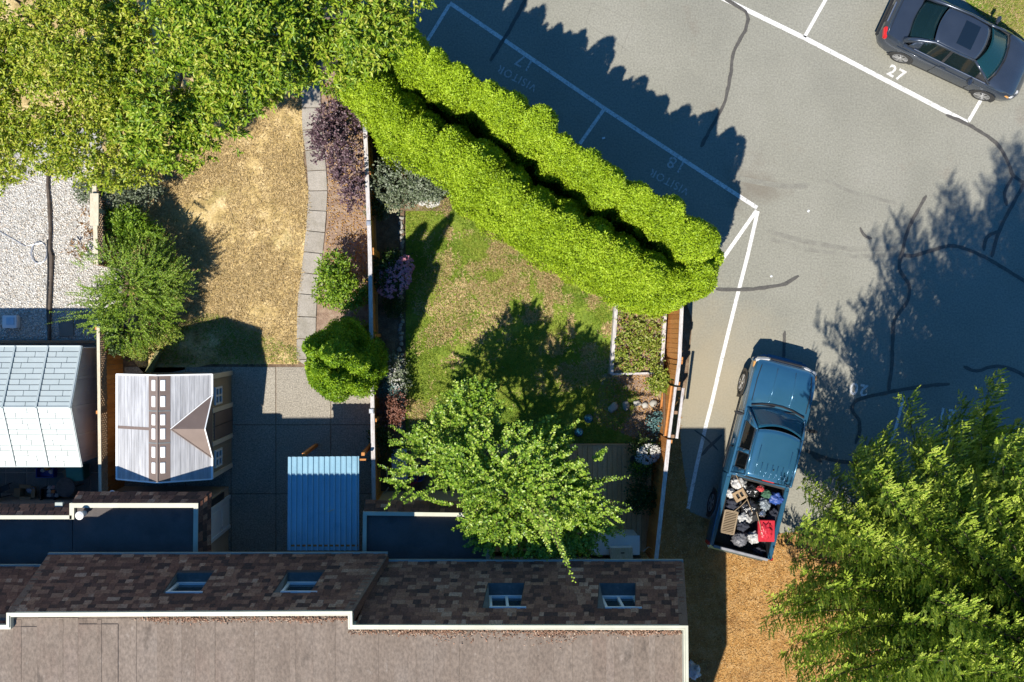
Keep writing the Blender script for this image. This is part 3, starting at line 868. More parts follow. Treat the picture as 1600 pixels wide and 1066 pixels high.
sl_r, at_r, n_r = slope('mansard_slope', (556, 976), (1071, 978), (596, 878), (1066, 878), ZT - 0.06, ZE, [(763, 819, 0.36, 0.76), (937, 993, 0.36, 0.76)], 17, 0.19)
slope('mansard_slope', (-400, 977), (8, 977), (-400, 886), (72, 886), ZT - 0.06, ZE, [], 17, 0.19)
def hip(pts, z0, z1, w):
    a, b = P(*pts[0], z0), P(*pts[1], z1)
    MB().bar(a, b, w, 0.03, up=(0, 0.9, 0.3)).build('hip_flashing', m_hip, house)
m_hip = M('hip_shingle', [(0.16, 0.09, 0.06), (0.22, 0.135, 0.095)], scale=14, rough=0.95, grain=(50, 0.3))
hip([(80, 868), (17, 958)], ZE + .02, ZT - .04, 0.17)
hip([(600, 867), (544, 956)], ZE + .02, ZT - .04, 0.22)
hip([(1062, 879), (1068, 978)], ZE + .02, ZT - .04, 0.2)
# end returns of the projecting unit and of the right end
def tri(name, pts, mat):
    q = [P(x, y, z) for x, y, z in pts]
    MB().add(q, [tuple(range(len(q)))]).build(name, mat, house)
tri('end_return', [(606, 866, ZE), (547, 955.5, ZT - .06), (549, 978, ZT - .06), (609, 882, ZE)], m_shingle)
tri('end_return', [(76, 867, ZE), (72, 886, ZE), (8, 977, ZT - .06), (13, 958, ZT - .06)], m_shingle)
tri('end_return', [(1066, 878, ZE), (1071, 978, ZT - .06), (1074, 1420, ZT - .06), (1070, 1300, ZE)], m_shingle)
# gutters under the eaves
for a, b, z in (((-400, 884), (73, 884), ZE), ((76, 865.5), (606, 864.5), ZE), ((604, 876), (1067, 876), ZE)):
    MB().bar(P(*a, z - .03), P(*b, z - .03), 0.06, 0.1).build('gutter', m_fascia_grey, house)
# body below the eaves
MB().prism([G(-500, 868), G(1000, 868), G(1000, 1216), G(980, 1290), G(-500, 1290)], 0, ZE).build('wall', m_wall, house)
MB().prism([G(-500, 872), G(186, 872), G(186, 858), G(590, 856), G(590, 872), G(990, 873), G(994, 1214), G(975, 1285), G(-500, 1285)], ZE, ZF - 0.31).build('wall', m_wall, house)

# single-storey fronts with a small shingled skirt round a felt roof
def annexe(cap_poly, zc, skirt_faces, flat_mat=m_lowroof, cap_mat=m_fascia, zs=3.0, over=0.22):
    """cap_poly: pixels (at height zc) round the roof; skirt_faces: indices of edges that carry a shingle skirt"""
    q = [P(*p, zc) for p in cap_poly]
    MB().prism([v.xy for v in q], zc - 0.16, zc - 0.10).build('low_roof', flat_mat, house)
    sk = MB(); tb = MB()
    for i in skirt_faces:
        a, b = q[i], q[(i + 1) % len(q)]
        d = (b - a).normalized(); n = Vector((d.y, -d.x, 0))
        c = sum(q, Vector()) / len(q)
        if n.dot((a + b) / 2 - c) < 0: n = -n
        prev_s = (i - 1) % len(q) in skirt_faces; next_s = (i + 1) % len(q) in skirt_faces
        lo_a = a + n * over - (d * over if prev_s else Vector()) ; lo_b = b + n * over + (d * over if next_s else Vector())
        lo_a.z = lo_b.z = zs
        ta, tb_ = a.copy(), b.copy(); ta.z = tb_.z = zc - .03
        sk.quad(lo_a, lo_b, tb_, ta)
        L = (lo_b - lo_a).length
        nr = (lo_b - lo_a).cross(ta - lo_a).normalized()
        if nr.dot(n) < 0: nr = -nr
        for r_ in range(3):
            u = 0
            while u < 1:
                w = random.choice((.7, 1, 1.4)) * .2 / L
                u0, u1 = u, min(1, u + w); u += w
                if u1 - u0 < .01: continue
                f = lambda uu, tt: (lo_a + (lo_b - lo_a) * uu) * (1 - tt) + (ta + (tb_ - ta) * uu) * tt
                p0, p1, p2, p3 = f(u0 + .002, r_ / 3), f(u1 - .002, r_ / 3), f(u1 - .002, min(1, (r_ + 1.1) / 3)), f(u0 + .002, min(1, (r_ + 1.1) / 3))
                k = nr * random.choice((.014, .02, .028))
                tb.add([p0 + k, p1 + k, p2 + nr * .004, p3 + nr * .004, p0, p1], [(0, 1, 2, 3), (4, 5, 1, 0), (4, 0, 3), (1, 5, 2)])
    s_ = sk.build('roof_skirt', m_under, house)
    tag(tb.build('shingles', m_shingle, s_), kind='stuff')
    return q
ZC = 3.42
# middle annexe
annexe([(568, 878), (568, 800), (764, 803), (764, 900)], ZC, [1])
coping([(569, 880), (570, 802.5), (763, 805), (762, 890)], ZC, 0.10, 0.2, m_fascia)
# left annexe (nearer the camera) and the far-left one
annexe([(111, 880), (111, 787), (309, 787), (309, 868)], ZC, [1, 2])
coping([(112, 812), (112, 790), (306, 790), (305, 868)], ZC, 0.12, 0.2, m_fascia)
annexe([(-400, 890), (-400, 806), (110, 806), (110, 890)], ZC, [1])
coping([(-400, 808.5), (112, 808.5)], ZC, 0.10, 0.2, m_fascia)
def wallbox(pts, z1): MB().prism([G(*p) for p in pts], 0, z1).build('wall', m_wall, house)
wallbox([(594, 767), (757, 767), (757, 867), (594, 867)], 3.2)
wallbox([(194, 760), (357, 760), (357, 867), (194, 867)], 3.2)
wallbox([(-500, 777), (188, 777), (188, 867), (-500, 867)], 3.2)
# vent pipe on the low roof
v = P(130, 803, 3.4)
MB().lathe((v.x, v.y, 3.3), [(0.075, 0), (0.075, 0.28), (0.11, 0.28), (0.11, 0.33), (0.05, 0.36)], 16).build('vent_pipe', m_white_metal, house)
# side door in the east wall of the left annexe, and the dark window beside it
xw = G(357, 0).x
ya, yb = G(0, 776).y, G(0, 822).y
dr = MB().box((xw + .02, (ya + yb) / 2, 1.02), (.04, ya - yb - .1, 1.98)).build('door', m_frame, house)
fm = MB()
for y in (ya, yb): fm.box((xw + .03, y, 1.05), (.07, .1, 2.1))
fm.box((xw + .03, (ya + yb) / 2, 2.1), (.068, ya - yb - .1, .1))
fm.build('frame', m_frame, dr)
pn = MB()
for z, hgt in ((0.5, .7), (1.4, .9)):
    pn.box((xw + .044, (ya + yb) / 2, z), (.012, ya - yb - .34, hgt))
pn.build('door_panel', m_white_metal, dr)
MB().tube([(xw + .05, yb + .12, 1.0), (xw + .1, yb + .12, 1.0), (xw + .1, yb + .22, 1.0)], .014).build('handle', m_steel, dr)
wd = MB().box((xw + .02, G(0, 768).y, 1.35), (.04, .2, 1.5)).build('window', m_black, house)
# eaves floodlights under the skirts
def flood(px, py, z, n=2):
    for i in range(n):
        a = P(px + i * 14, py, z)
        MB().lathe((a.x, a.y, z - .05), [(.02, -.02), (.06, .02), (.075, .09), (.06, .1)], 12).build('floodlight', m_frame, house)
flood(598, 787, 2.85); flood(176, 770, 2.8, 1)
MB().box(tuple(P(93, 789, 3.05)), (.2, .14, .1)).build('vent_box', m_fascia_grey, house)

# ------------------------------------------------------------------ left resin shed
m_resin = M('white_resin', [(0.36, 0.41, 0.405), (0.42, 0.47, 0.465)], scale=1.4, rough=0.5, rnd='object', rw=0.3, stains=[((0.34, 0.38, 0.37), 3.5, 0.58, 0.72, 0.5)])
m_resin_wall = M('pale_resin_wall', [(0.58, 0.55, 0.50), (0.66, 0.63, 0.58)], scale=2, rough=0.6)
m_resin_gap = M('resin_groove', [(0.13, 0.16, 0.17), (0.18, 0.21, 0.22)], scale=4, rough=0.7)
zr, ze = 2.5, 1.8
xr, xl = G(168, 0).x, G(-260, 0).x
yN, yS, yR = G(0, 539).y, G(0, 714).y, G(0, 625).y
shed = thing('resin_shed', 'white resin shed with embossed shingle roof at the gravel yard', 'shed', ((xr + xl) / 2, yR, 0))
MB().add([(xr - .12, yN - .06, 0.05), (xr - .12, yS + .06, 0.05), (xr - .12, yS + .06, ze - .02), (xr - .1, yR, zr - .06), (xr - .12, yN - .06, ze - .02),
          (xl, yN - .06, 0.05), (xl, yS + .06, 0.05), (xl, yS + .06, ze - .02), (xl, yR, zr - .06), (xl, yN - .06, ze - .02)],
         [(0, 1, 2, 3, 4), (5, 9, 8, 7, 6), (0, 4, 9, 5), (1, 6, 7, 2)]).build('wall', m_resin_wall, shed)
ribs = MB()
y = yN - .1
while y > yS + .1:
    zt = ze + (zr - ze) * (1 - abs(y - yR) / (yN - yR)) - .08
    ribs.box((xr - .112, y, (zt + .1) / 2), (.02, .028, zt - .1))
    y -= .11
ribs.build('wall_rib', m_resin_wall, shed)
for y in (yN - .9, yR - .05, yS + .85):
    zt = ze + (zr - ze) * (1 - abs(y - yR) / (yN - yR)) - .1
    MB().box((xr - .105, y, (zt + .05) / 2), (.05, .07, zt - .05)).build('wall_post', m_resin_wall, shed)
bnds = [xr]
px_edges = [(168, 74.5), (120, 0)]
pw = 47.5 / S * 1.0
for side in (1, -1):
    ye = yN if side > 0 else yS
    x1 = xr
    for k in range(5):
        x0 = x1 - 0.92
        def f(u, t, lift=0.0): return Vector((x0 + (x1 - x0) * u, ye + (yR - ye) * t, ze + (zr - ze) * t + lift))
        rp = MB().quad(f(0.01, 0), f(.99, 0), f(.99, 1), f(0.01, 1)) if side > 0 else MB().quad(f(0.01, 1), f(.99, 1), f(.99, 0), f(0.01, 0))
        ro = rp.build('roof_panel', m_resin_gap, shed)
        MB().bar(f(1, 0, .03), f(1, 1, .03), 0.05, 0.05).build('panel_joint', m_resin, ro)
        rows = 11
        if x1 < G(-20, 0).x: x1 = x0; continue
        for r_ in range(rows):
            cut = (0.5, 0.32, 0.68)[(r_ + k) % 3] + random.uniform(-.04, .04)
            for (u0, u1) in ((.035, cut - .008), (cut + .008, .965)):
                t0, t1 = (r_ + .10) / rows, (r_ + .97) / rows
                a, b, c, d = f(u0, t0), f(u1, t0), f(u1, t1), f(u0, t1)
                hi = Vector((0, side * .3, .95))
                top = [a + hi * .026, b + hi * .026, c + hi * .012, d + hi * .012]
                MB().add([a, b, c, d] + top, [(4, 5, 6, 7) if side > 0 else (7, 6, 5, 4), (0, 1, 5, 4), (1, 2, 6, 5), (2, 3, 7, 6), (3, 0, 4, 7)]).build('shingle', m_resin, ro)
        x1 = x0
MB().bar((xl, yR, zr + .012), (xr, yR, zr + .012), .05, .035).build('ridge_cap', m_resin, shed)
for ye in (yN, yS):
    MB().bar((xl, ye, ze + .01), (xr + .02, ye, ze + .01), .04, .06).build('eave_trim', m_resin, shed)
    MB().bar((xr + .02, ye, ze + .01), (xr + .02, yR, zr + .01), .05, .05).build('barge_trim', m_resin, shed)
# low retaining board behind it
tag(MB().bar(G(-300, 533, .1), G(190, 534, .1), .07, .3).build('timber_edging', m_cedar_dark, None, G(0, 533)), 'low weathered timber edging board along the foot of the gravel', 'edging')

# ------------------------------------------------------------------ right resin shed with roof lights and a gablet
m_poly = M('frosted_roof', [(0.30, 0.30, 0.31), (0.44, 0.44, 0.45)], scale=1.3, rough=0.45, stretch=(7, .5, 1), grain=(2.6, .14), stains=[((0.27, 0.265, 0.265), 1.6, .5, .75, .6)])
m_brown_resin = M('brown_resin', [(0.135, 0.098, 0.082), (0.17, 0.125, 0.105)], scale=2, rough=0.55)
m_light_panel = M('roof_light_panel', [(0.78, 0.78, 0.77), (0.84, 0.84, 0.83)], scale=2, rough=0.3)
m_taupe = M('taupe_resin', [(0.25, 0.21, 0.15), (0.30, 0.255, 0.19)], scale=2, rough=0.6)
m_taupe_trim = M('cream_resin_trim', [(0.52, 0.47, 0.38), (0.58, 0.53, 0.44)], scale=2, rough=0.55)
e2, r2 = 2.1, 2.68
W = G(226, 0).x; E = G(363.5, 0).x; N_ = G(0, 579).y; S_ = G(0, 730).y; RX = G(295, 0).x
shed2 = thing('resin_shed', 'taupe resin shed with frosted roof, brown ridge and twelve white roof lights', 'shed', (RX, (N_ + S_) / 2, 0))
xe = E - .03
MB().add([(W + .08, N_ - .06, 0), (xe, N_ - .06, 0), (xe, N_ - .06, e2 - .03), (RX, N_ - .06, r2 - .05), (W + .08, N_ - .06, e2 - .03),
          (W + .08, S_ + .06, 0), (xe, S_ + .06, 0), (xe, S_ + .06, e2 - .03), (RX, S_ + .06, r2 - .05), (W + .08, S_ + .06, e2 - .03)],
         [(4, 3, 2, 1, 0), (5, 6, 7, 8, 9), (0, 5, 9, 4), (1, 2, 7, 6)]).build('wall', m_taupe, shed2)
yb0 = N_ - .1
rb = MB()
while yb0 > S_ + .1:
    rb.box((xe + .004, yb0, e2 / 2), (.012, .035, e2 - .1)); yb0 -= .09
rb.build('wall_rib', m_taupe, shed2)
for y in (N_ - .07, G(0, 632).y, G(0, 680).y, S_ + .07):
    MB().box((xe + .015, y, e2 / 2), (.06, .13, e2 - .04), taper=1).build('corner_trim', m_taupe_trim, shed2)
dd = MB().box((xe + .012, G(0, 656).y, .95), (.045, .76, 1.86)).build('door', m_brown_resin, shed2)
MB().box((xe + .04, G(0, 656).y, .95), (.012, .02, 1.8)).build('door_seam', m_black, dd)
for wy in (612, 704):
    y = G(0, wy).y
    fr_ = MB()
    for dy in (-.22, 0, .22): fr_.box((xe + .03, y + dy, 1.5), (.05, .05, .62))
    for dz in (-.3, 0, .3): fr_.box((xe + .03, y, 1.5 + dz), (.048, .5, .05))
    wo = fr_.build('window', m_frame, shed2)
    MB().box((xe + .012, y, 1.5), (.014, .46, .6)).build('pane', m_win, wo)
def ridge_pt(x): return r2 - (r2 - e2) * abs(x - RX) / ((RX - W) if x < RX else (E - RX))
def strip(name, xa, xb, ya, yb, mat, parent=shed2, lift=.0, th=.03, bev=0.0):
    za, zb = ridge_pt(xa) + lift, ridge_pt(xb) + lift
    mb = MB()
    vs = [(xa, ya, za), (xb, ya, zb), (xb, yb, zb), (xa, yb, za)]
    mb.add([(x, y, z - th) for x, y, z in vs] + vs, [(4, 7, 6, 5), (0, 1, 2, 3), (0, 4, 5, 1), (1, 5, 6, 2), (2, 6, 7, 3), (3, 7, 4, 0)])
    return mb.build(name, mat, parent, bevel=bev, seg=1)
ym = G(0, 655).y
wl, wr = G(280.5, 0).x, G(311, 0).x
for xa, xb in ((W, wl), (wr, E)):
    for ya, yb in ((N_, ym + .04), (ym - .04, S_)):
        o = strip('roof_panel', xa, xb, ya, yb, m_poly)
        k = 9
        for i in range(1, k):
            x = xa + (xb - xa) * i / k
            strip('flute', x - .012, x + .012, ya, yb, m_poly, o, .006, .01)
    strip('brown_batten', xa, xb, ym + .04, ym - .04, m_brown_resin, lift=.004)
for xa, xb in ((wl, RX), (RX, wr)):
    o = strip('ridge_panel', xa, xb, N_, S_, m_brown_resin, lift=.006)
    xc = (xa + xb) / 2 + (.02 if xa < RX else -.02)
    for yy in (602, 627, 655.5, 677.5, 706, 730.5):
        y = G(0, 510 + (yy - 510) / 1.105).y
        strip('roof_light', xc - .06, xc + .06, y + .15, y - .15, m_light_panel, o, .03, .03, .012)
    for yy in (642, 692):
        y = G(0, 510 + (yy - 510) / 1.105).y
        strip('panel_joint', xa, xb, y + .012, y - .012, m_resin_gap, o, .012, .01)
MB().bar((RX, N_, r2 + .016), (RX, S_, r2 + .016), .03, .02).build('ridge_cap', m_brown_resin, shed2)
# gablet over the door
ap = P(268, 668.5, 2.62); tip = Vector((E + .02, ym, 2.55)); b0 = Vector((E + .015, G(0, 608.5).y, e2 + .03)); b1 = Vector((E + .015, G(0, 700).y, e2 + .03))
ap = Vector((G(312, 0).x, ym, 2.60)); tip = Vector((E - .06, ym, 2.60))
MB().add([ap, tip, b0, b1], [(0, 2, 1), (0, 1, 3)]).build('gablet_roof', m_brown_resin, shed2)
MB().add([tip, b0, b1, (b0 + b1) / 2 - Vector((0.0, 0, .02))], [(0, 1, 2)]).build('gablet_face', m_brown_resin, shed2)
for b in (b0, b1):
    MB().bar(ap + Vector((0, 0, .01)), b + Vector((0, 0, .015)), .025, .02).build('valley_trim', m_light_panel if b is b0 else m_brown_resin, shed2)
    MB().bar(tip + Vector((.01, 0, .01)), b + Vector((.01, 0, .015)), .03, .03).build('barge_trim', m_light_panel, shed2)
for a, b in (((W, N_, e2), (W, S_, e2)), ((E, N_, e2), (E, b0.y, e2)), ((E, b1.y, e2), (E, S_, e2))):
    MB().bar(Vector(a), Vector(b), .05, .05).build('eave_trim', m_light_panel, shed2)
for y in (N_, S_):
    for x in (W, E):
        MB().bar(Vector((x, y, e2 + .005)), Vector((RX, y, r2 + .012)), .035, .05).build('barge_trim', m_light_panel, shed2)

# ------------------------------------------------------------------ blue lean-to cover
m_blue = M('blue_metal_sheet', [(0.21, 0.37, 0.46), (0.26, 0.43, 0.52)], scale=1.2, rough=0.42, metallic=0.1, stains=[((0.13, 0.25, 0.33), 2.2, .55, .75, .5)], grain=(30, .05))
za_, zb_ = 2.15, 2.55
c0, c1, c2, c3 = P(450, 714, za_), P(561, 713, za_), P(561, 860, zb_), P(449, 860, zb_)
lean = thing('lean_to_cover', 'blue corrugated metal cover on timber posts beside the patio', 'canopy', ((c0.x + c1.x) / 2, (c0.y + c2.y) / 2, 0))
nr_ = 13
prof = []
for i in range(nr_):
    for du, hgt in ((0.0, 0), (.30, 0), (.38, .035), (.62, .035), (.70, 0)):
        prof.append(((i + du) / nr_, hgt))
prof.append((1.0, 0))
mb = MB()
vs = []
for u, hgt in prof:
    a = c0 + (c1 - c0) * u; b = c3 + (c2 - c3) * u
    vs += [a + Vector((0, 0, hgt)), b + Vector((0, 0, hgt))]
mb.add(vs, [(2 * i, 2 * i + 1, 2 * i + 3, 2 * i + 2) for i in range(len(prof) - 1)])
mb.build('metal_sheet', m_blue, lean)
for px, py in ((474, 712), (567, 711)):
    t_ = P(px, py, za_ - .08)
    MB().box((t_.x, t_.y + .02, (za_ - .1) / 2), (.09, .09, za_ - .1)).build('post', m_cedar, lean)
MB().bar(P(452, 719, za_ - .06), P(572, 718, za_ - .06), .05, .1).build('beam', m_cedar, lean)
MB().bar(P(455, 852, zb_ - .06), P(560, 852, zb_ - .06), .05, .1).build('beam', m_cedar, lean)
# a fallen twig on it
a = P(512, 800, 2.44); b = P(522, 796, 2.43)
tag(MB().tube([a, (a + b) / 2 + Vector((0, 0, .01)), b], .012, 6).build('pale_twig', m_cap_cream, None, a), 'pale stray twig lying on the blue metal cover', 'twig')

# ------------------------------------------------------------------ deck
dk = sheet('timber_deck', [(772, 693), (1016, 693), (1010, 860), (772, 860)], m_soil, 0.0, 0.02)
tag(dk, kind='structure')
x = 775
dl = (G(0, 694).y - G(0, 858).y)
plank = MB().box((0, 0, 0), (.138, dl, .035)).mesh('plank', m_deck, bevel=.004, seg=1)
while x < 1012:
    c = G(x, 776, .27)
    piece('plank', plank, dk, (c.x + random.uniform(-.002, .002), c.y + random.uniform(-.02, .02), .27 + random.uniform(-.003, .003)))
    x += 7.62
MB().bar(G(770, 693, .24), G(1014, 693, .24), .04, .14).build('fascia_board', m_deck, dk)
# ------------------------------------------------------------------ plants
f_hedge = foliage('hedge_foliage', [(0.125, 0.205, 0.008), (0.25, 0.37, 0.012), (0.37, 0.51, 0.02), (0.51, 0.62, 0.06)], rough=0.5, trans=0.3, rw=0.6, scale=1.1)
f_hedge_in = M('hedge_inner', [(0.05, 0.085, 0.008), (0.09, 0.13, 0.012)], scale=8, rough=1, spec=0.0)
f_cypress = foliage('cypress_foliage', [(0.06, 0.14, 0.008), (0.13, 0.25, 0.009), (0.24, 0.38, 0.012), (0.4, 0.52, 0.03)], rough=0.5, trans=0.3, rw=0.6, scale=1.4)
f_cherry = foliage('cherry_leaf', [(0.06, 0.13, 0.008), (0.13, 0.235, 0.012), (0.24, 0.35, 0.02), (0.38, 0.45, 0.045), (0.48, 0.42, 0.08)], rough=0.4, trans=0.3)
f_cherry2 = foliage('maple_leaf', [(0.07, 0.13, 0.008), (0.17, 0.25, 0.012), (0.3, 0.37, 0.02), (0.45, 0.47, 0.055), (0.52, 0.42, 0.11)], rough=0.4, trans=0.3)
f_round = foliage('round_leaf', [(0.06, 0.14, 0.015), (0.15, 0.27, 0.02), (0.28, 0.41, 0.04), (0.48, 0.55, 0.12)], rough=0.38, trans=0.25)
f_conifer = foliage('conifer_needle', [(0.07, 0.14, 0.015), (0.15, 0.245, 0.024), (0.26, 0.37, 0.045)], rough=0.5, trans=0.15, rw=0.6)
f_conifer_tip = foliage('conifer_tip', [(0.2, 0.3, 0.03), (0.37, 0.47, 0.05), (0.58, 0.62, 0.16)], rough=0.5, trans=0.2, rw=0.7)
f_purple = foliage('purple_leaf', [(0.04, 0.02, 0.028), (0.09, 0.05, 0.06), (0.16, 0.1, 0.115), (0.26, 0.2, 0.205)], rough=0.4, trans=0.15)
f_silver = foliage('silver_leaf', [(0.05, 0.075, 0.03), (0.11, 0.14, 0.07), (0.20, 0.23, 0.15), (0.30, 0.32, 0.24)], rough=0.45, trans=0.2)
f_fresh = foliage('fresh_leaf', [(0.06, 0.14, 0.01), (0.14, 0.25, 0.015), (0.24, 0.36, 0.025), (0.36, 0.45, 0.07)], rough=0.45, trans=0.3)
f_lime = foliage('lime_leaf', [(0.091, 0.143, 0.016), (0.195, 0.260, 0.026), (0.312, 0.351, 0.052), (0.390, 0.377, 0.143)], rough=0.45, trans=0.3)
f_dark = foliage('dark_leaf', [(0.018, 0.04, 0.008), (0.04, 0.075, 0.012), (0.07, 0.11, 0.02)], rough=0.45, trans=0.2)
f_pink = foliage('pink_petal', [(0.55, 0.17, 0.24), (0.66, 0.3, 0.37), (0.7, 0.46, 0.5)], rough=0.6, trans=0.2)
f_white = foliage('white_petal', [(0.50, 0.49, 0.45), (0.62, 0.61, 0.58), (0.66, 0.64, 0.54)], rough=0.6, trans=0.2)
f_cream = foliage('cream_petal', [(0.36, 0.33, 0.18), (0.50, 0.46, 0.30), (0.56, 0.54, 0.42)], rough=0.6, trans=0.2)
f_rust = foliage('rust_leaf', [(0.10, 0.035, 0.02), (0.20, 0.08, 0.05), (0.30, 0.17, 0.13)], rough=0.5, trans=0.2)
f_blue = foliage('blue_leaf', [(0.04, 0.10, 0.10), (0.09, 0.19, 0.19), (0.19, 0.30, 0.29)], rough=0.4, trans=0.2)
f_dead = foliage('dead_frond', [(0.22, 0.10, 0.03), (0.34, 0.18, 0.06), (0.42, 0.27, 0.12)], rough=0.9, trans=0.1)

def trunk(t, base, top, r0, r1, name='trunk', mat=m_bark):
    a, b = Vector(base), Vector(top)
    pts = []
    for i in range(6):
        k = i / 5
        p = a.lerp(b, k)
        if 0 < i < 5: p += Vector((random.uniform(-.06, .06), random.uniform(-.06, .06), 0))
        pts.append(p)
    return MB().tube(pts, [r0 + (r1 - r0) * i / 5 for i in range(6)], 9).build(name, mat, t, smooth=True)

# ---- columns of clipped cypress: lumpy skin of sprays round a dark core
def column(c, Rr, h, prof, n, lump=0.14, z0=0.05, seed=0, spray=(0.06, 0.11), squash=1.0, ang=0.0):
    """returns card array of the skin and core grid"""
    tab = np.linspace(.25, 1, 80)
    pt = prof(tab)
    v = rng.uniform(0, 1, n * 2)
    cap = rng.uniform(0, 1, n * 2) < .34                    # the rounded top needs its own even cover
    order = np.argsort(pt)
    v = np.where(cap, np.interp(np.sqrt(rng.uniform(0, 1, n * 2)) * pt.max() * .98, pt[order], tab[order]), v)
    th = rng.uniform(0, 2 * np.pi, n * 2)
    pr = prof(v)
    keep = (rng.uniform(0, 1, n * 2) < pr + 0.12) | cap
    v, th, pr = v[keep][:n], th[keep][:n], pr[keep][:n]
    n = len(v)
    dirx, diry = np.cos(th), np.sin(th)
    base = np.stack([dirx * Rr * pr, diry * Rr * pr * squash, z0 + v * (h - z0)], 1)
    w = base + np.array(c)[None, :]
    lu = 1 + lump * .6 * nz(w, 2.6, seed) + lump * 1.1 * np.minimum(np.abs(nz(w, 3.6, seed + 1)) * 1.6, 1) - lump * .75
    base[:, :2] *= lu[:, None]
    base[:, 2] += 0.16 * np.minimum(np.abs(nz(w, 3.6, seed + 1)) * 1.6, 1) * (v > .5) + .06 * nz(w, 7.0, seed + 2) * (v > .5)
    ca, sa = math.cos(ang), math.sin(ang)
    xy = base[:, :2] @ np.array([[ca, sa], [-sa, ca]])
    base[:, :2] = xy
    nrm = np.stack([base[:, 0], base[:, 1], np.full(n, 0.0)], 1)
    nrm = unit(nrm)
    nrm[:, 2] = 0.35 + 1.6 * v ** 6
    nrm[:, :2] *= np.minimum(1, pr * 1.2)[:, None]
    pos = base + np.array(c)[None, :] - nrm * rng.uniform(0, 0.10, n)[:, None]
    ax = nrm * 0.35 + np.array([0, 0, 0.45]) + rng.normal(size=(n, 3)) * 0.75
    L = rng.uniform(*spray, n)
    return leaf_cards(pos, ax, L, L * rng.uniform(0.35, 0.6, n), up=nrm + rng.normal(size=(n, 3)) * .45, fold=0.15)
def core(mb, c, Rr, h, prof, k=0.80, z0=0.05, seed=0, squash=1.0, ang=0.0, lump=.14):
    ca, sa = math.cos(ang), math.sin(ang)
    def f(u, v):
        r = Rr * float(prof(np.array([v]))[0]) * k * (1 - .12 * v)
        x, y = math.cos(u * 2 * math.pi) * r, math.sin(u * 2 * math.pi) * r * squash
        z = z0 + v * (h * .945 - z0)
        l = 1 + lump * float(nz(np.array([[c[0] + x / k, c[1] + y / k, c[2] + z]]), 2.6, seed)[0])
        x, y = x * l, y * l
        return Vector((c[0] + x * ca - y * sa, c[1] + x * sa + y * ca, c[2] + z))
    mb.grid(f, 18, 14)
P_POINT = lambda v: (1 - v ** 2.6) ** 0.85 * (0.84 + 0.3 * np.minimum(v, .35))
P_BACK = lambda v: (1 - v ** 3.2) ** 0.72 * (0.86 + 0.3 * np.minimum(v, .4))
P_ROUND = lambda v: (1 - v ** 4.5) ** 0.62 * (0.86 + 0.3 * np.minimum(v, .4))
P_BATTER = lambda v: (1 - v ** 3.4) ** 0.75 * (1.02 - .12 * v)
P_EGG = lambda v: np.sin(np.pi * (0.10 + 0.90 * v ** 0.80)) ** 0.75

hedge = thing('cypress_hedge', 'tall bright lime green clipped cypress hedge between the lawn and the parking bays', 'hedge', G(860, 330))
h_ang = math.atan2(-.523, .852)
back = []
bp_ = [(622, 112), (652, 150), (690, 176), (724, 194), (757, 209), (790, 229), (822, 253), (853, 278), (886, 302), (918, 325), (950, 344), (982, 363), (1012, 386), (1034, 404)]
for i, (x, y) in enumerate(bp_):
    back.append((x + random.uniform(-4, 4) + 1, y + random.uniform(-3, 3) - 1, random.uniform(.50, .70), random.uniform(5.3, 6.2) if i < 13 else 5.8))
    if i < 13:
        x2, y2 = bp_[i + 1]
        back.append(((x + x2) / 2 + 2, (y + y2) / 2 - 2, random.uniform(.44, .56), random.uniform(4.8, 5.6)))
front = [(576, 166, .78, 4.3), (606, 190, .92, 4.6), (640, 226, 1.0, 4.5), (674, 252, 1.02, 4.8), (710, 268, 1.0, 4.5), (748, 296, 1.04, 4.9), (786, 328, 1.06, 4.7), (824, 354, 1.06, 4.9), (862, 376, 1.06, 4.6), (900, 398, 1.04, 4.9), (938, 418, 1.04, 4.6), (976, 442, 1.04, 4.6), (1014, 450, .98, 4.4), (1046, 438, .96, 4.3), (1062, 420, .72, 4.2)]
front = [(x - 1, y - 2, r * random.uniform(.80, .93), h + random.uniform(-.25, .3)) for (x, y, r, h) in front]
cards, cm = [], MB()
i = 0
for rows, prof, lump, spr in ((back, P_BACK, .16, 13000), (front, P_BATTER, .12, 25000)):
    for (x, y, r, h) in rows:
        c = G(x, y)
        sq = 1.0
        n = int(spr * r * h / (0.6 * 5.4 if rows is back else 5.0))
        cards.append(column(c, r, h, prof, n, lump, seed=0, spray=(.04, .085)))
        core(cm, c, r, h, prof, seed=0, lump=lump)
        i += 1
np_mesh('foliage', np.concatenate(cards), 4, f_hedge, hedge, polys=LEAF)
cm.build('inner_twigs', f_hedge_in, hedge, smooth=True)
for (x, y, r, h) in back + front:
    c = G(x, y)
    if r > .7:
        MB().tube([c, c + Vector((0, 0, h * .5))], [.08, .04], 7).build('trunk', m_bark, hedge)

cyp = thing('cypress_tree', 'round dense dark green cypress beside the patio, several pointed tops', 'tree', G(553, 548))
cards, cm = [], MB()
for (x, y, r, h, n, z0) in ((563, 543, .55, 6.7, 9000, .1), (536, 536, .5, 6.1, 8000, .1), (556, 578, .52, 4.9, 7000, .1), (583, 556, .56, 4.7, 7000, .1), (527, 566, .48, 4.6, 6000, .1), (560, 530, .62, 4.7, 8000, .1), (541, 592, .5, 3.7, 6000, .1), (577, 588, .5, 3.6, 5000, .1), (553, 556, .6, 4.6, 6000, .1), (523, 549, .42, 4.0, 4500, .1), (590, 572, .42, 3.6, 4500, .1), (519, 585, .4, 3.0, 4000, .1), (542, 563, .42, 5.4, 5000, .1)):
    c = G(x, y)
    cards.append(column(c, r, h, P_EGG if h < 5.5 else P_POINT, int(n * 1.5), .2, z0, seed=4, spray=(.04, .085)))
    core(cm, c, r, h, P_EGG if h < 5.5 else P_POINT, .78, z0, seed=4)
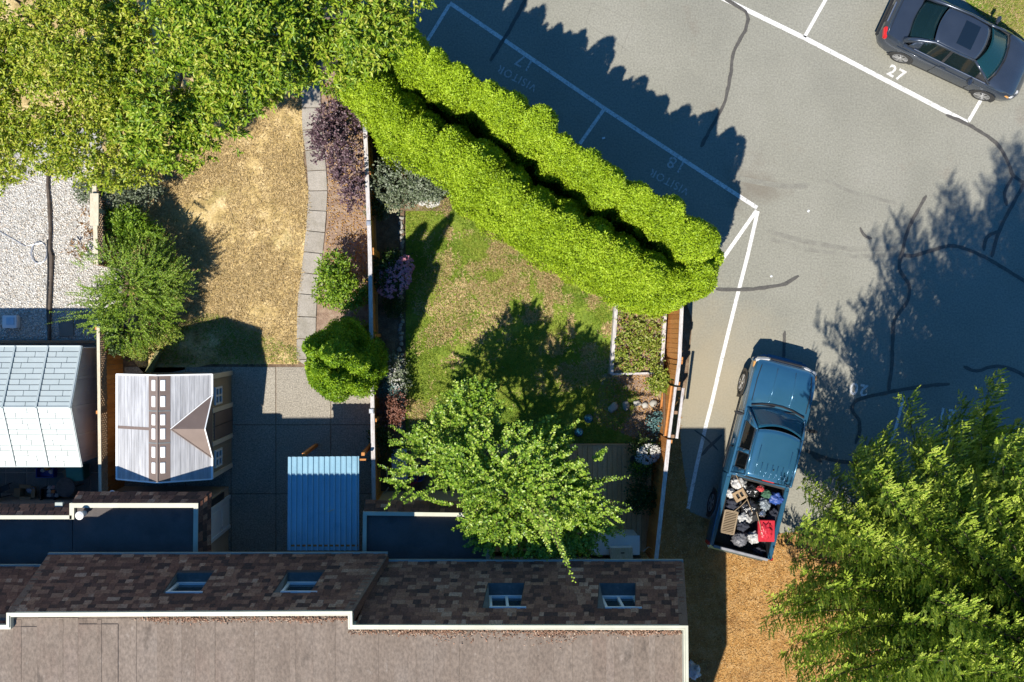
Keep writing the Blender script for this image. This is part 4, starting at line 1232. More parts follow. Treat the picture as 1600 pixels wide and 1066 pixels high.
np_mesh('foliage', np.concatenate(cards), 4, f_cypress, cyp, polys=LEAF)
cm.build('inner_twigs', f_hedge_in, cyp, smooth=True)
trunk(cyp, G(553, 548), G(553, 548, 2.5), .12, .06)

# ---- broadleaf crowns: rosettes of drooping leaves over overlapping limbs
def rosettes(centers, per, L, W, droop=0.5, spread=0.9):
    """centers (N,3) with outward dirs (N,3)"""
    pos, dirs = centers
    n = len(pos)
    p = np.repeat(pos, per, 0)
    d = np.repeat(dirs, per, 0)
    m = len(p)
    t = rng.uniform(0, 1, m)
    p = p + d * (t * 0.22)[:, None] + rng.normal(size=(m, 3)) * .03
    ax = d * 0.5 + rnd_dirs(m) * spread
    ax[:, 2] -= droop * rng.uniform(0.2, 1.0, m)
    return leaf_cards(p, ax, rng.uniform(L * .7, L * 1.2, m), rng.uniform(W * .75, W * 1.2, m))
def blob_points(blobs, n, zmin=0.0, seed=5, inner=0.25, top=0.25, gap=-.55, gf=1.3):
    """random points near the skins of ellipsoids (cx,cy,cz,rx,ry,rz), with outward directions"""
    b = np.array(blobs, float)
    w = b[:, 3] * b[:, 4]
    k = rng.choice(len(b), n * 2, p=w / w.sum())
    d = rnd_dirs(n * 2)
    d[:, 2] = np.where(d[:, 2] < -top, -d[:, 2], d[:, 2])
    sh = 1 - np.abs(rng.normal(size=n * 2)) * inner
    p = b[k, :3] + d * b[k, 3:] * np.clip(sh, .1, 1.05)[:, None]
    p += np.stack([nz(p, 1.6, seed), nz(p, 1.6, seed + 1), nz(p, 1.6, seed + 2)], 1) * .16
    keep = (nz(p, gf, seed + 3) + rng.normal(size=n * 2) * .35 > gap) & (p[:, 2] > zmin)
    return p[keep][:n], unit(d[keep][:n] + np.array([0, 0, .35]))
def blob(px, py, z, rx, ry, rz):
    """crown lump seen at a pixel, radii in metres"""
    c = P(px, py, z)
    return (c.x, c.y, c.z, rx, ry, rz)
def limbs(t, base, fork, targets, r=.07):
    for q in targets:
        q = Vector(q)
        m = fork.lerp(q, .5) + Vector((random.uniform(-.2, .2), random.uniform(-.2, .2), .25))
        MB().tube([fork, m, q], [r, r * .6, r * .22], 6).build('limb', m_bark, t, smooth=True)

# big cherry over the end of the path
tb = G(330, 110)
cherry = thing('cherry_tree', 'large broadleaf tree with drooping leaf clusters spreading over the path and hedge end', 'tree', tb)
bl = [blob(560, 40, 5.2, 1.0, .9, .7), blob(600, 10, 5.0, .62, .6, .5), blob(520, 95, 4.8, .85, .75, .7), blob(470, 60, 5.6, 1.1, 1.0, .8), blob(440, 110, 4.8, .8, .6, .7), blob(400, 60, 6.0, 1.2, 1.1, .9),
      blob(370, 130, 5.2, .95, .75, .8), blob(330, 80, 6.2, 1.3, 1.2, .9), blob(330, 175, 4.8, .9, .8, .8), blob(280, 150, 5.6, 1.2, 1.1, .9), blob(285, 225, 4.4, .75, .6, .7), blob(240, 190, 5.0, 1.1, 1.0, .8),
      blob(480, -20, 5.6, 1.2, 1.0, .8), blob(350, -10, 6.0, 1.4, 1.0, .9), blob(560, -30, 5.3, .9, .8, .7), blob(590, 60, 6.0, .6, .55, .4), blob(622, 18, 6.1, .55, .5, .4), blob(560, 95, 5.6, .6, .5, .4), blob(260, 60, 6.0, 1.2, 1.2, .9)]
pts = blob_points(bl, 4900, seed=5, inner=.2, gap=-.28, gf=2.2)
np_mesh('crown', rosettes(pts, 11, .145, .055), 4, f_cherry, cherry, polys=LEAF)
trunk(cherry, tb, tb + Vector((.1, .1, 2.4)), .2, .14)
limbs(cherry, tb, tb + Vector((.1, .1, 2.3)), [b[:3] for b in bl[::2]])

tb2 = G(120, 90)
maple = thing('broadleaf_tree', 'yellow green fine leaved tree above the gravel yard', 'tree', tb2)
bl = [blob(60, 50, 5.5, 1.4, 1.3, 1.0), blob(150, 60, 5.8, 1.4, 1.3, 1.0), blob(200, 140, 5.0, 1.2, 1.1, .9), blob(110, 150, 5.0, 1.3, 1.2, .9), blob(30, 160, 4.8, .9, .8, .7), blob(20, 230, 4.4, .7, .7, .6), blob(160, 220, 4.5, 1.1, .9, .8),
      blob(90, 225, 4.4, .9, .7, .7), blob(195, 250, 3.8, .8, .55, .6), blob(-20, 90, 5.3, 1.2, 1.2, .9), blob(110, -20, 5.6, 1.4, 1.0, .9), blob(220, 0, 5.6, 1.2, 1.1, .9), blob(10, -10, 5.2, 1.2, 1.1, .9), blob(240, 110, 5.2, 1.0, 1.0, .8), blob(-10, 275, 3.6, .55, .35, .4), blob(5, 100, 5.0, 1.0, .9, .8), blob(30, 110, 5.2, .9, .9, .7), blob(-15, 210, 4.4, .7, .7, .6), blob(10, 30, 5.2, 1.0, .9, .8)]
pts = blob_points(bl, 6200, seed=9, inner=.2, gap=-.28, gf=2.2)
np_mesh('crown', rosettes(pts, 12, .105, .045), 4, f_cherry2, maple, polys=LEAF)
trunk(maple, tb2, tb2 + Vector((0, .1, 2.4)), .18, .12)
limbs(maple, tb2, tb2 + Vector((0, .1, 2.3)), [b[:3] for b in bl[::2]])

# ---- arching sprays of small leaves
def sprays(p0, d0, L, m, leafL, leafW, droop=.25, alt=.8, up=.25, jitter=.3):
    n = len(p0)
    L = np.broadcast_to(L, (n,))
    tt = (np.arange(m) + .5) / m
    t = np.tile(tt, n) ** .9
    k = np.repeat(np.arange(n), m)
    D = unit(d0)
    side = unit(np.cross(D, np.array([[0, 0, 1.0]]) + rng.normal(size=(n, 3)) * .25))
    pos = p0[k] + D[k] * (t * L[k])[:, None]
    pos[:, 2] -= droop * (t ** 2) * L[k]
    sg = np.where(np.arange(n * m) % 2 == 0, 1.0, -1.0)
    ax = D[k] * .55 + side[k] * (sg * alt)[:, None] + rng.normal(size=(n * m, 3)) * jitter
    ax[:, 2] += up
    sc = (1.1 - .45 * t) * rng.uniform(.75, 1.2, n * m)
    return leaf_cards(pos, ax, leafL * sc, leafW * sc)
def twigs(p0, d0, L, droop, r=.006, take=None):
    """thin three-sided stalks"""
    n = len(p0)
    D = unit(d0); L = np.broadcast_to(L, (n,))
    pts = []
    for t in (0, .5, 1):
        q = p0 + D * (t * L)[:, None]; q[:, 2] -= droop * t * t * L; pts.append(q)
    a = unit(np.cross(D, np.array([[0, 0, 1.0]]) + 1e-3)); b = np.cross(D, a)
    v = []
    for q, rr in zip(pts, (r, r * .7, r * .25)):
        for k in range(3):
            an = k * 2.094
            v.append(q + (a * math.cos(an) + b * math.sin(an)) * rr)
    v = np.stack(v, 1)
    pol = []
    for s_ in (0, 3):
        for k in range(3):
            k2 = (k + 1) % 3
            pol.append((s_ + k, s_ + k2, s_ + 3 + k2, s_ + 3 + k))
    return v, pol

def spray_plant(t, blobs, n, L, m, leafL, leafW, mat, droop=.2, seed=0, out=.85, flat=.45, name='crown', zmin=.05, twig_r=.006, upb=.15, gap=-.55, gf=1.3):
    p, d = blob_points(blobs, n, zmin, seed, inner=.35, gap=gap, gf=gf)
    b = np.array(blobs, float)
    c = b[:, :3].mean(0)
    rad = p - c; rad[:, 2] *= flat
    D = unit(rad) * out * .55 + d * .6 + rng.normal(size=(len(p), 3)) * .42
    D[:, 2] = D[:, 2] * .6 + upb
    ln = rng.uniform(L * .6, L * 1.25, len(p))
    cr = np_mesh(name, sprays(p, D, ln, m, leafL, leafW, droop), 4, mat, t, polys=LEAF)
    v, pol = twigs(p, D, ln, droop, twig_r)
    np_mesh('twigs', v, 9, m_twig, t, polys=pol, kind='stuff')
    return cr

ab = G(783, 716)
apple = thing('round_leaf_tree', 'bright round leaved tree with long arching sprays over the deck edge', 'tree', ab)
bl = [blob(790, 750, 3.9, 1.6, 1.3, .7), blob(690, 740, 3.5, 1.1, .9, .6), blob(690, 680, 3.2, .7, .6, .5), blob(740, 650, 3.3, .75, .55, .5), blob(855, 770, 3.7, 1.0, .9, .6), blob(905, 795, 3.3, .9, .7, .5), blob(835, 690, 3.3, .7, .55, .5), blob(800, 820, 3.5, 1.2, .6, .5), blob(880, 835, 3.1, .6, .4, .4), blob(740, 790, 3.4, .8, .5, .5)  , blob(830, 850, 3.2, .6, .35, .4), blob(770, 820, 3.3, .6, .4, .4)]
spray_plant(apple, bl, 1500, .52, 19, .098, .075, f_round, droop=.18, seed=12, gap=-.08, gf=2.3)
# the long hanging whips at the edges
wp, wd, wl = [], [], []
for (a, b, z0, z1) in (((720, 660), (748, 612), 3.6, 3.7), ((900, 760), (985, 745), 3.5, 3.3), ((670, 700), (608, 665), 3.4, 3.3), ((665, 690), (606, 690), 3.4, 3.2), ((680, 730), (612, 745), 3.3, 3.0), ((850, 800), (899, 912), 4.9, 5.75), ((845, 800), (890, 884), 4.8, 5.4), ((835, 790), (862, 870), 4.4, 4.5), ((812, 810), (800, 868), 4.2, 4.2), ((830, 830), (826, 866), 3.3, 2.9), ((900, 800), (978, 830), 3.3, 3.0), ((900, 780), (982, 790), 3.4, 3.1), ((870, 690), (905, 656), 3.4, 3.4), ((700, 790), (640, 772), 3.2, 3.0), ((740, 800), (720, 822), 3.3, 3.0), ((930, 720), (948, 700), 3.3, 3.3), ((765, 640), (800, 640), 3.4, 3.3), ((650, 720), (625, 715), 3.3, 3.2), ((790, 830), (770, 830), 3.2, 3.0)):
    for q in range(3):
        A, B = P(a[0] + random.uniform(-8, 8), a[1] + random.uniform(-8, 8), z0), P(b[0] + random.uniform(-6, 6) * (q > 0), b[1] + random.uniform(-6, 6) * (q > 0), z1)
        wp.append(A); wd.append(B - A); wl.append((B - A).length * (1 if q == 0 else random.uniform(.6, .95)))
wp, wd, wl = np.array([tuple(v) for v in wp]), np.array([tuple(v) for v in wd]), np.array(wl)
np_mesh('spray', sprays(wp, wd, wl, 34, .092, .07, .03), 4, f_round, apple, polys=LEAF)
v, pol = twigs(wp, wd, wl, .03, .008)
np_mesh('twigs', v, 9, m_twig, apple, polys=pol, kind='stuff')
trunk(apple, ab, ab + Vector((.05, 0, 2.0)), .13, .09)
limbs(apple, ab, ab + Vector((.05, 0, 1.9)), [b[:3] for b in bl], .05)

# ---- shrubs
def shrub(name, label, blobs, n, per, L, W, mat, base, cat='shrub', flowers=None, droop=.2, group=None, stems=5, spread=.9, seed=20):
    t = thing(name, label, cat, base, group=group)
    p, d = blob_points(blobs, n, .03, seed, inner=.3)
    np_mesh('foliage', rosettes((p, d), per, L, W, droop, spread), 4, mat, t, polys=LEAF)
    b0 = Vector(base)
    for i in range(stems):
        q = Vector(tuple(p[int(len(p) * (i + .5) / stems)]))
        MB().tube([b0 + Vector((random.uniform(-.06, .06), random.uniform(-.06, .06), 0)), b0.lerp(q, .5) + Vector((0, 0, .08)), q], [.018, .012, .005], 5).build('stem', m_twig, t)
    if flowers:
        fm_, fn, fr_, petals, ftop = flowers
        p, d = blob_points(blobs, fn * 3, .05, seed + 3, inner=.06)
        k = d[:, 2] > ftop
        p, d = p[k][:fn], d[k][:fn]
        p = p + d * .05
        pp = np.repeat(p, petals, 0)
        dd = rnd_dirs(len(pp)); dd[:, 2] = np.abs(dd[:, 2]) * .5 + .1
        np_mesh('flowers', leaf_cards(pp, dd, fr_, fr_ * .75), 4, fm_, t, polys=LEAF, kind='stuff')
    return t

shrub('smoke_bush', 'purple leaved bush between the stepping path and the cedar fence', [blob(528, 185, 1.7, .5, .42, .45), blob(522, 230, 1.9, .45, .5, .5), blob(545, 265, 1.6, .42, .45, .45), blob(545, 205, 1.5, .5, .5, .5), blob(548, 305, 1.3, .25, .3, .3), blob(510, 210, 1.4, .3, .3, .3)], 620, 10, .085, .055, f_purple, G(540, 245), droop=.0, seed=21)
shrub('rhododendron', 'mid green rhododendron with few faded blooms above the dark cypress', [blob(525, 410, .9, .42, .32, .4), blob(520, 445, 1.0, .5, .45, .45), blob(545, 465, .9, .5, .4, .45), blob(505, 460, .7, .28, .3, .3)], 420, 10, .11, .045, f_fresh, G(530, 445), flowers=(f_cream, 9, .05, 6, .3), seed=22)
sh = shrub('variegated_shrub', 'grey green leaved shrub below the left end of the lime hedge', [blob(640, 270, 1.3, .75, .5, .5), blob(605, 285, 1.1, .4, .35, .4), blob(680, 285, 1.1, .5, .45, .4), blob(625, 310, .8, .4, .25, .3), blob(665, 255, 1.3, .4, .3, .3)], 900, 9, .085, .045, f_silver, G(645, 285), seed=23)
shrub('white_flower_clump', 'low clump of white flowers at the foot of the grey green shrub', [blob(672, 312, .5, .42, .16, .18), blob(692, 298, .6, .2, .16, .2)], 130, 8, .06, .03, f_silver, G(672, 312), cat='flowers', flowers=(f_white, 260, .045, 5, .0), seed=24)
shrub('ring_leaf_clump', 'ring patterned dark and pale leaf clump beside the cedar fence', [blob(594, 322, .45, .22, .38, .25)], 130, 9, .06, .035, f_dark, G(596, 320), cat='plant', flowers=(f_silver, 60, .045, 6, .1), seed=25)
shrub('cream_flower_clump', 'cream yellow flower clump at the top of the stone edging', [blob(616, 328, .5, .2, .22, .22)], 90, 8, .05, .03, f_lime, G(617, 327), cat='flowers', flowers=(f_cream, 110, .05, 5, .0), seed=26)
shrub('pink_hydrangea', 'pink flowering bush in the narrow bed beside the cedar fence', [blob(609, 432, .8, .42, .55, .4), blob(617, 415, .75, .3, .3, .35)], 200, 9, .10, .06, f_dark, G(608, 432), cat='flowers', flowers=(f_pink, 330, .06, 6, .0), seed=27)
shrub('dark_shrub', 'small rounded dark green shrub below the pink bush', [blob(612, 477, .35, .24, .2, .2)], 110, 10, .06, .03, f_dark, G(612, 477), cat='plant', seed=28)
shrub('pale_bush', 'white speckled bush below the dark cypress at the stone edging', [blob(612, 572, .6, .28, .42, .32), blob(616, 600, .5, .26, .3, .25)], 200, 9, .055, .035, f_silver, G(613, 580), flowers=(f_white, 170, .04, 5, .1), seed=29)
shrub('rust_bush', 'red brown leaved bush at the lower end of the narrow bed', [blob(617, 632, .6, .25, .36, .3), blob(605, 648, .5, .25, .3, .25)], 220, 9, .07, .04, f_rust, G(613, 638), seed=30)
shrub('grey_bush', 'small blue grey bush between the white and the red brown bushes', [blob(610, 612, .45, .3, .2, .22)], 130, 9, .05, .025, f_blue, G(609, 612), cat='plant', seed=31)
shrub('fern', 'dark green fern leaning on the cedar fence above the floodlights', [blob(592, 682, .7, .18, .25, .25), blob(600, 705, .5, .25, .35, .2)], 160, 9, .09, .03, f_dark, G(601, 690), cat='plant', seed=32)
shrub('silver_shrub', 'pale grey leaved shrub under the broadleaf tree by the gravel', [blob(190, 292, 1.2, .78, .44, .4), blob(225, 300, 1.0, .52, .42, .35), blob(150, 290, 1.1, .5, .3, .35), blob(205, 320, .9, .62, .32, .35)], 900, 9, .07, .04, f_silver, G(215, 318), seed=33)
shrub('green_shrub', 'leafy mid green shrub between the pale grey shrub and the spreading shrub', [blob(205, 350, .9, .56, .4, .4), blob(225, 375, .8, .5, .4, .4), blob(185, 380, .8, .42, .36, .35)], 560, 10, .10, .04, f_fresh, G(222, 372), seed=34)
sp = thing('spreading_shrub', 'wide spreading shrub with arching green branches across the lattice fence', 'shrub', G(215, 465))
bl = [blob(205, 450, 1.5, 1.0, .9, .45), blob(165, 420, 1.6, .7, .6, .3), blob(245, 450, 1.1, .7, .7, .4), blob(200, 510, 1.4, .8, .6, .4), blob(160, 480, 1.6, .7, .5, .3), blob(245, 500, 1.0, .6, .5, .35), blob(220, 400, 1.1, .6, .5, .35)]
spray_plant(sp, bl, 1250, .5, 24, .055, .036, f_fresh, droop=.2, seed=35, zmin=.3, gap=-.2, gf=2.2)
wp, wd = [], []
for a, b in (((150, 490), (88, 496)), ((150, 500), (112, 505)), ((260, 430), (292, 395)), ((170, 400), (118, 420)), ((180, 520), (140, 520)), ((260, 480), (285, 470)), ((225, 360), (250, 365)), ((150, 455), (125, 445))):
    A, B = P(*a, 1.9), P(*b, 1.75)
    for q in range(4):
        j = Vector((random.uniform(-.1, .1), random.uniform(-.1, .1), random.uniform(-.1, .1)))
        wp.append(tuple(A + j)); wd.append(tuple((B - A) * random.uniform(.75, 1.1) + j))
wp, wd = np.array(wp), np.array(wd)
np_mesh('spray', sprays(wp, wd, np.linalg.norm(wd, axis=1), 34, .05, .03, .05), 4, f_fresh, sp, polys=LEAF)
limbs(sp, G(215, 465), G(215, 465, .9), [b[:3] for b in bl], .03)
shrub('yellow_shrub', 'yellowing low shrub with pink tips above the taupe shed', [blob(225, 540, .9, .35, .28, .3), blob(255, 520, .9, .35, .25, .3), blob(205, 548, .8, .25, .15, .2)], 330, 9, .055, .03, f_lime, G(235, 538), flowers=(f_rust, 40, .05, 5, .0), seed=36)
shrub('ivy_clump', 'dark hanging foliage at the top of the cedar lattice fence', [blob(186, 528, 1.2, .16, .35, .35)], 170, 9, .07, .05, f_dark, G(197, 530), cat='plant', seed=37)
shrub('dry_fern', 'orange dead fern fronds by the pale post on the gravel', [blob(131, 338, .25, .22, .25, .12), blob(121, 385, .2, .22, .18, .1)], 26, 6, .22, .02, f_dead, G(131, 345), cat='plant', stems=0, spread=.7, seed=38)

# raised bed
rbt = thing('raised_bed', 'timber framed raised bed planted with strawberries beside the end of the hedge', 'planter', G(1000, 535))
q = [G(961, 470), G(1037, 472), G(1030, 582), G(953, 584)]
for i, nm in enumerate(('end_board', 'side_board', 'end_board', 'side_board')):
    MB().bar(q[i] + Vector((0, 0, .17)), q[(i + 1) % 4] + Vector((0, 0, .17)), .10 if i % 2 else .06, .34).build(nm, m_cap_grey, rbt)
MB().prism([v.xy for v in q], .02, .24).build('bed_soil', m_bark_soil, rbt)
poly = [(966, 478), (1032, 478), (1026, 578), (958, 580)]
p = scatter(poly, 330); p[:, 2] = .28
d = rnd_dirs(len(p)); d[:, 2] = np.abs(d[:, 2]) + .3
np_mesh('strawberry_plants', rosettes((p, unit(d)), 9, .075, .05, .2, 1.1), 4, f_lime, rbt, polys=LEAF, kind='stuff')
np_mesh('dry_leaves', leaf_cards(scatter(poly, 700) + np.array([0, 0, .26]), rnd_dirs(700) * np.array([1, 1, .3]), .07, .045), 4, f_dead, rbt, polys=LEAF, kind='stuff')
shrub('bushy_plant', 'leafy lime green plant at the lower right corner of the raised bed', [blob(1032, 590, .5, .28, .25, .22), blob(1040, 575, .55, .2, .2, .2)], 130, 9, .085, .05, f_lime, G(1030, 588), cat='plant', seed=39)

# ---- the tall conifer
cb = G(1391, 868)
con = thing('conifer_tree', 'tall broad conifer with upswept light green branch tips beside the pickup', 'tree', cb)
HT = 19.0
def crown_r(z): return float(np.interp(z, [0.6, 2, 4, 7, 10, 14, 17, 19], [4.2, 4.7, 5.3, 5.75, 5.3, 3.8, 1.7, .2]))
sh_p, sh_d, sh_l, tip_p, tip_d, tip_l = [], [], [], [], [], []
bt = MB()
z = 0.9
az = 0.0
while z < HT - .3:
    nb = 9 if z < 6 else (7 if z < 13 else 5)
    for k in range(nb):
        az += 2.39996 + random.uniform(-.25, .25)
        zz = z + random.uniform(-.15, .15)
        # only the crown that the car park side can see needs its full twigs; the far side stays sparser
        Lb = crown_r(zz) * random.uniform(.78, 1.06)
        dx, dy = math.cos(az), math.sin(az)
        toward = (-dx * .88 + dy * .47)
        dens = 1.0 if toward > -.5 else .75
        n = 9
        pts = []
        sag = random.uniform(-.02, .10)
        for i in range(n):
            t = i / (n - 1)
            pts.append(Vector((cb.x + dx * Lb * t, cb.y + dy * Lb * t, zz + Lb * (.16 * t - sag * 2.4 * t * t + .20 * t ** 4))))
        bt.tube(pts[::2], [.045, .034, .022, .012, .005], 5)
        # fans of branchlets, each fringed with finger-like shoots
        ns = int(Lb * 9.0 * dens)
        for j in range(ns):
            t = .12 + .88 * (j + random.random()) / ns
            f = t * (n - 1); i0 = min(int(f), n - 2)
            o = pts[i0].lerp(pts[i0 + 1], f - i0)
            bd = (pts[i0 + 1] - pts[i0]).normalized()
            sd = Vector((-bd.y, bd.x, 0)).normalized() * (1 if j % 2 else -1)
            l2 = (1.05 - .62 * t) * random.uniform(.65, 1.15) * min(1, Lb / 3.2)
            d2 = (bd * .8 + sd * random.uniform(.25, .95) + Vector((0, 0, random.uniform(.15, 1.0)))).normalized()
            m = max(4, int(l2 / .062))
            for q in range(m):
                tq = (q + .5) / m
                pp = o + d2 * l2 * tq + Vector((0, 0, .12 * tq * tq * l2))
                s3 = Vector((-d2.y, d2.x, 0)).normalized() * (1 if q % 2 else -1)
                d3 = d2 * .9 + s3 * random.uniform(.4, .8) + Vector((random.uniform(-.2, .2), random.uniform(-.2, .2), random.uniform(.25, 1.0)))
                l3 = (.30 - .09 * tq) * random.uniform(.7, 1.25)
                tip = t > .42 and tq > .34
                (tip_p if tip else sh_p).append(tuple(pp)); (tip_d if tip else sh_d).append(tuple(d3)); (tip_l if tip else sh_l).append(l3)
            tip_p.append(tuple(o + d2 * l2)); tip_d.append(tuple(d2 + Vector((0, 0, .45)))); tip_l.append(.32 * random.uniform(.8, 1.2))
    z += .33 if z < 12 else .42
def shoots(p, d, l, w):
    """finger-like shoots: two crossed narrow blades whose edges are cut into needles"""
    p, d, l = np.array(p), unit(np.array(d)), np.array(l)[:, None]
    n = len(p)
    a = unit(np.cross(d, np.array([[.13, .21, .97]]) + rng.normal(size=(n, 3)) * .3)); b = np.cross(d, a)
    v = []
    for s_ in (a, -a, b, -b):
        k = w * rng.uniform(.8, 1.2, (n, 1))
        v += [p, p + d * l * .30 + s_ * k, p + d * l * .45 + s_ * k * .25,
              p + d * l * .25, p + d * l * .66 + s_ * k * .85, p + d * l * .75 + s_ * k * .15,
              p + d * l * .55, p + d * l * .92 + s_ * k * .5, p + d * l * 1.06]
    return np.stack(v, 1), 36, [(3 * i, 3 * i + 1, 3 * i + 2) for i in range(12)]
v, k, pol = shoots(sh_p, sh_d, sh_l, .032)
np_mesh('needle_sprays', v, k, f_conifer, con, polys=pol)
v, k, pol = shoots(tip_p, tip_d, tip_l, .027)
np_mesh('branch_tips', v, k, f_conifer_tip, con, polys=pol)
bt.build('branches', m_bark, con)
MB().tube([cb + Vector((0, 0, i * HT / 6)) for i in range(7)], [.32, .28, .24, .19, .13, .07, .02], 10).build('trunk', m_bark, con, smooth=True)
print('conifer shoots', len(sh_p), len(tip_p))

# ---- stone edging of the narrow bed: every stone on its own
edging = thing('stone_edging', 'row of pale rough stones between the narrow bed and the green lawn', 'edging', G(626, 450))
stones_me = []
for k in range(5):
    bm = bmesh.new()
    bmesh.ops.create_icosphere(bm, subdivisions=1, radius=1.0)
    for vv in bm.verts:
        vv.co *= 1 + noise.noise(vv.co * 1.3 + Vector((k * 7, 0, 0))) * .45
        vv.co.z *= .7
    me = bpy.data.meshes.new('stone'); bm.to_mesh(me); bm.free(); me.materials.append(m_edge_stone); stones_me.append(me)
y = 338
while y < 668:
    sz = random.uniform(5.5, 9.5)
    if not (350 < y < 352):
        c = G(626.5 + random.uniform(-2.2, 2.2), y + sz / 2, .07)
        piece('stone', random.choice(stones_me), edging, c, (random.uniform(-.3, .3), random.uniform(-.3, .3), random.uniform(0, 6)), (random.uniform(.075, .11), sz / S / 2 * 1.1, random.uniform(.06, .1)))
    y += sz * random.uniform(.95, 1.15)
# ------------------------------------------------------------------ vehicles
m_tyre = M('tyre_rubber', [(0.016, 0.016, 0.016), (0.03, 0.029, 0.028)], scale=8, rough=0.85)
m_rim = M('alloy_rim', [(0.42, 0.42, 0.42), (0.52, 0.52, 0.53)], scale=4, rough=0.3, metallic=0.8)
m_trim = M('dark_trim', [(0.014, 0.014, 0.015), (0.024, 0.024, 0.025)], scale=4, rough=0.45)
m_seat = M('seat_fabric', [(0.10, 0.095, 0.09), (0.15, 0.145, 0.14)], scale=9, rough=0.9)
m_seat_pale = M('pale_seat', [(0.30, 0.28, 0.30), (0.36, 0.34, 0.36)], scale=9, rough=0.9)
m_cabin = M('cabin_plastic', [(0.03, 0.03, 0.032), (0.055, 0.055, 0.055)], scale=5, rough=0.8)
m_red_lens = M('red_lens', [(0.42, 0.012, 0.014), (0.5, 0.03, 0.03)], scale=3, rough=0.15)
m_amber = M('amber_lens', [(0.5, 0.24, 0.06), (0.55, 0.3, 0.1)], scale=3, rough=0.15)
m_clear = M('clear_lens', [(0.42, 0.42, 0.42), (0.5, 0.5, 0.48)], scale=3, rough=0.1)
m_chrome = M('chrome', [(0.55, 0.55, 0.56), (0.62, 0.62, 0.63)], scale=3, rough=0.15, metallic=0.9)

def loft(secs, mats, name, parent, mat_fn=None, smooth=True):
    """secs: list of (y, [(x, z)...]) half profiles from sill to centre; mirrored to a full shell"""
    mb = MB()
    n = len(secs[0][1])
    ring = 2 * n - 1
    for y, pr in secs:
        for x, z in pr[:-1]: mb.v.append(Vector((-x, y, z)))
        mb.v.append(Vector((pr[-1][0] if pr[-1][0] else 0.0, y, pr[-1][1])))
        for x, z in reversed(pr[:-1]): mb.v.append(Vector((x, y, z)))
    for j in range(len(secs) - 1):
        for i in range(ring - 1):
            a = j * ring + i
            mb.f.append([a, a + ring, a + ring + 1, a + 1])
            mb.mi.append(mat_fn(j, min(i, ring - 2 - i)) if mat_fn else 0)
    for e, rev in ((0, False), ((len(secs) - 1) * ring, True)):
        f = [e + i for i in range(ring)]
        mb.f.append(f[::-1] if rev else f); mb.mi.append(0)
    me = mb.mesh(name, mats, ORG[parent.name], smooth)
    o = link(name, me, parent)
    if smooth:
        for p in me.polygons:
            if len(p.vertices) > 4: p.use_smooth = False
        bm = bmesh.new(); bm.from_mesh(me)
        for e in bm.edges:
            if len(e.link_faces) == 2 and e.calc_face_angle(0) > 0.62: e.smooth = False
        bmesh.ops.recalc_face_normals(bm, faces=bm.faces)
        bm.to_mesh(me); bm.free()
    return o

def patch(fn, name, mat, parent, th=0.0, nu=10, nv=8, smooth=True):
    mb = MB().grid(fn, nu, nv)
    o = mb.build(name, mat, parent, smooth=smooth)
    if th:
        md = o.modifiers.new('solid', 'SOLIDIFY'); md.thickness = th
    return o

def wheel(t, x, y, r, w, spokes=5, side=1):
    """axle along X; side +1 = outer face towards +X"""
    seg = 28
    tp = [(r * .68, -w / 2), (r * .93, -w / 2), (r, -w * .36), (r, w * .36), (r * .93, w / 2), (r * .70, w / 2 - .004)]
    mb = MB()
    for rr, d in tp:
        for k in range(seg):
            a = 2 * math.pi * k / seg
            mb.v.append(Vector((x + d * side, y + math.cos(a) * rr, r + math.sin(a) * rr)))
    for i in range(len(tp) - 1):
        for k in range(seg):
            k2 = (k + 1) % seg
            mb.f.append([i * seg + k, i * seg + k2, (i + 1) * seg + k2, (i + 1) * seg + k]); mb.mi.append(0)
    wo = mb.build('wheel', m_tyre, t, smooth=True)
    rm = MB()
    o = x + side * (w / 2 - .02)
    for k in range(seg):                                   # dished back plate
        pass
    rim_r = r * .70
    for (ra, rb_, d0, d1) in ((rim_r, rim_r * .93, .016, .02), (rim_r * .93, rim_r * .9, .02, -.05)):
        b = len(rm.v)
        for rr, d in ((ra, d0), (rb_, d1)):
            for k in range(seg):
                a = 2 * math.pi * k / seg
                rm.v.append(Vector((o + d * side, y + math.cos(a) * rr, r + math.sin(a) * rr)))
        for k in range(seg):
            k2 = (k + 1) % seg
            rm.f.append([b + k, b + k2, b + seg + k2, b + seg + k]); rm.mi.append(0)
    for s in range(spokes):
        for q in (-.11, .11):
            a = 2 * math.pi * s / spokes
            p0 = Vector((o + .012 * side, y + math.cos(a + q * .4) * r * .10, r + math.sin(a + q * .4) * r * .10))
            p1 = Vector((o + .014 * side, y + math.cos(a + q * 1.5) * rim_r * .95, r + math.sin(a + q * 1.5) * rim_r * .95))
            rm.bar(p0, p1, .035, .02, up=(1, 0, 0))
    rm.tube([(o - .01 * side, y, r), (o + .024 * side, y, r)], r * .16, 14)
    rm.build('rim', m_rim, wo)
    MB().tube([(o - .055 * side, y, r), (o - .05 * side, y, r)], rim_r * .92, 24).build('brake_disc', m_trim, wo)
    return wo

def arch(t, x, y, r, side):
    """dark wheel opening, just proud of the flank"""
    mb = MB()
    pts = [Vector((x, y + math.cos(math.pi * k / 16) * r, r * .86 + math.sin(math.pi * k / 16) * r)) for k in range(17)]
    pts = [Vector((x, y + r, .18))] + pts + [Vector((x, y - r, .18))]
    mb.add(pts, [tuple(range(len(pts))) if side < 0 else tuple(reversed(range(len(pts))))])
    mb.build('wheel_arch', m_trim, t)

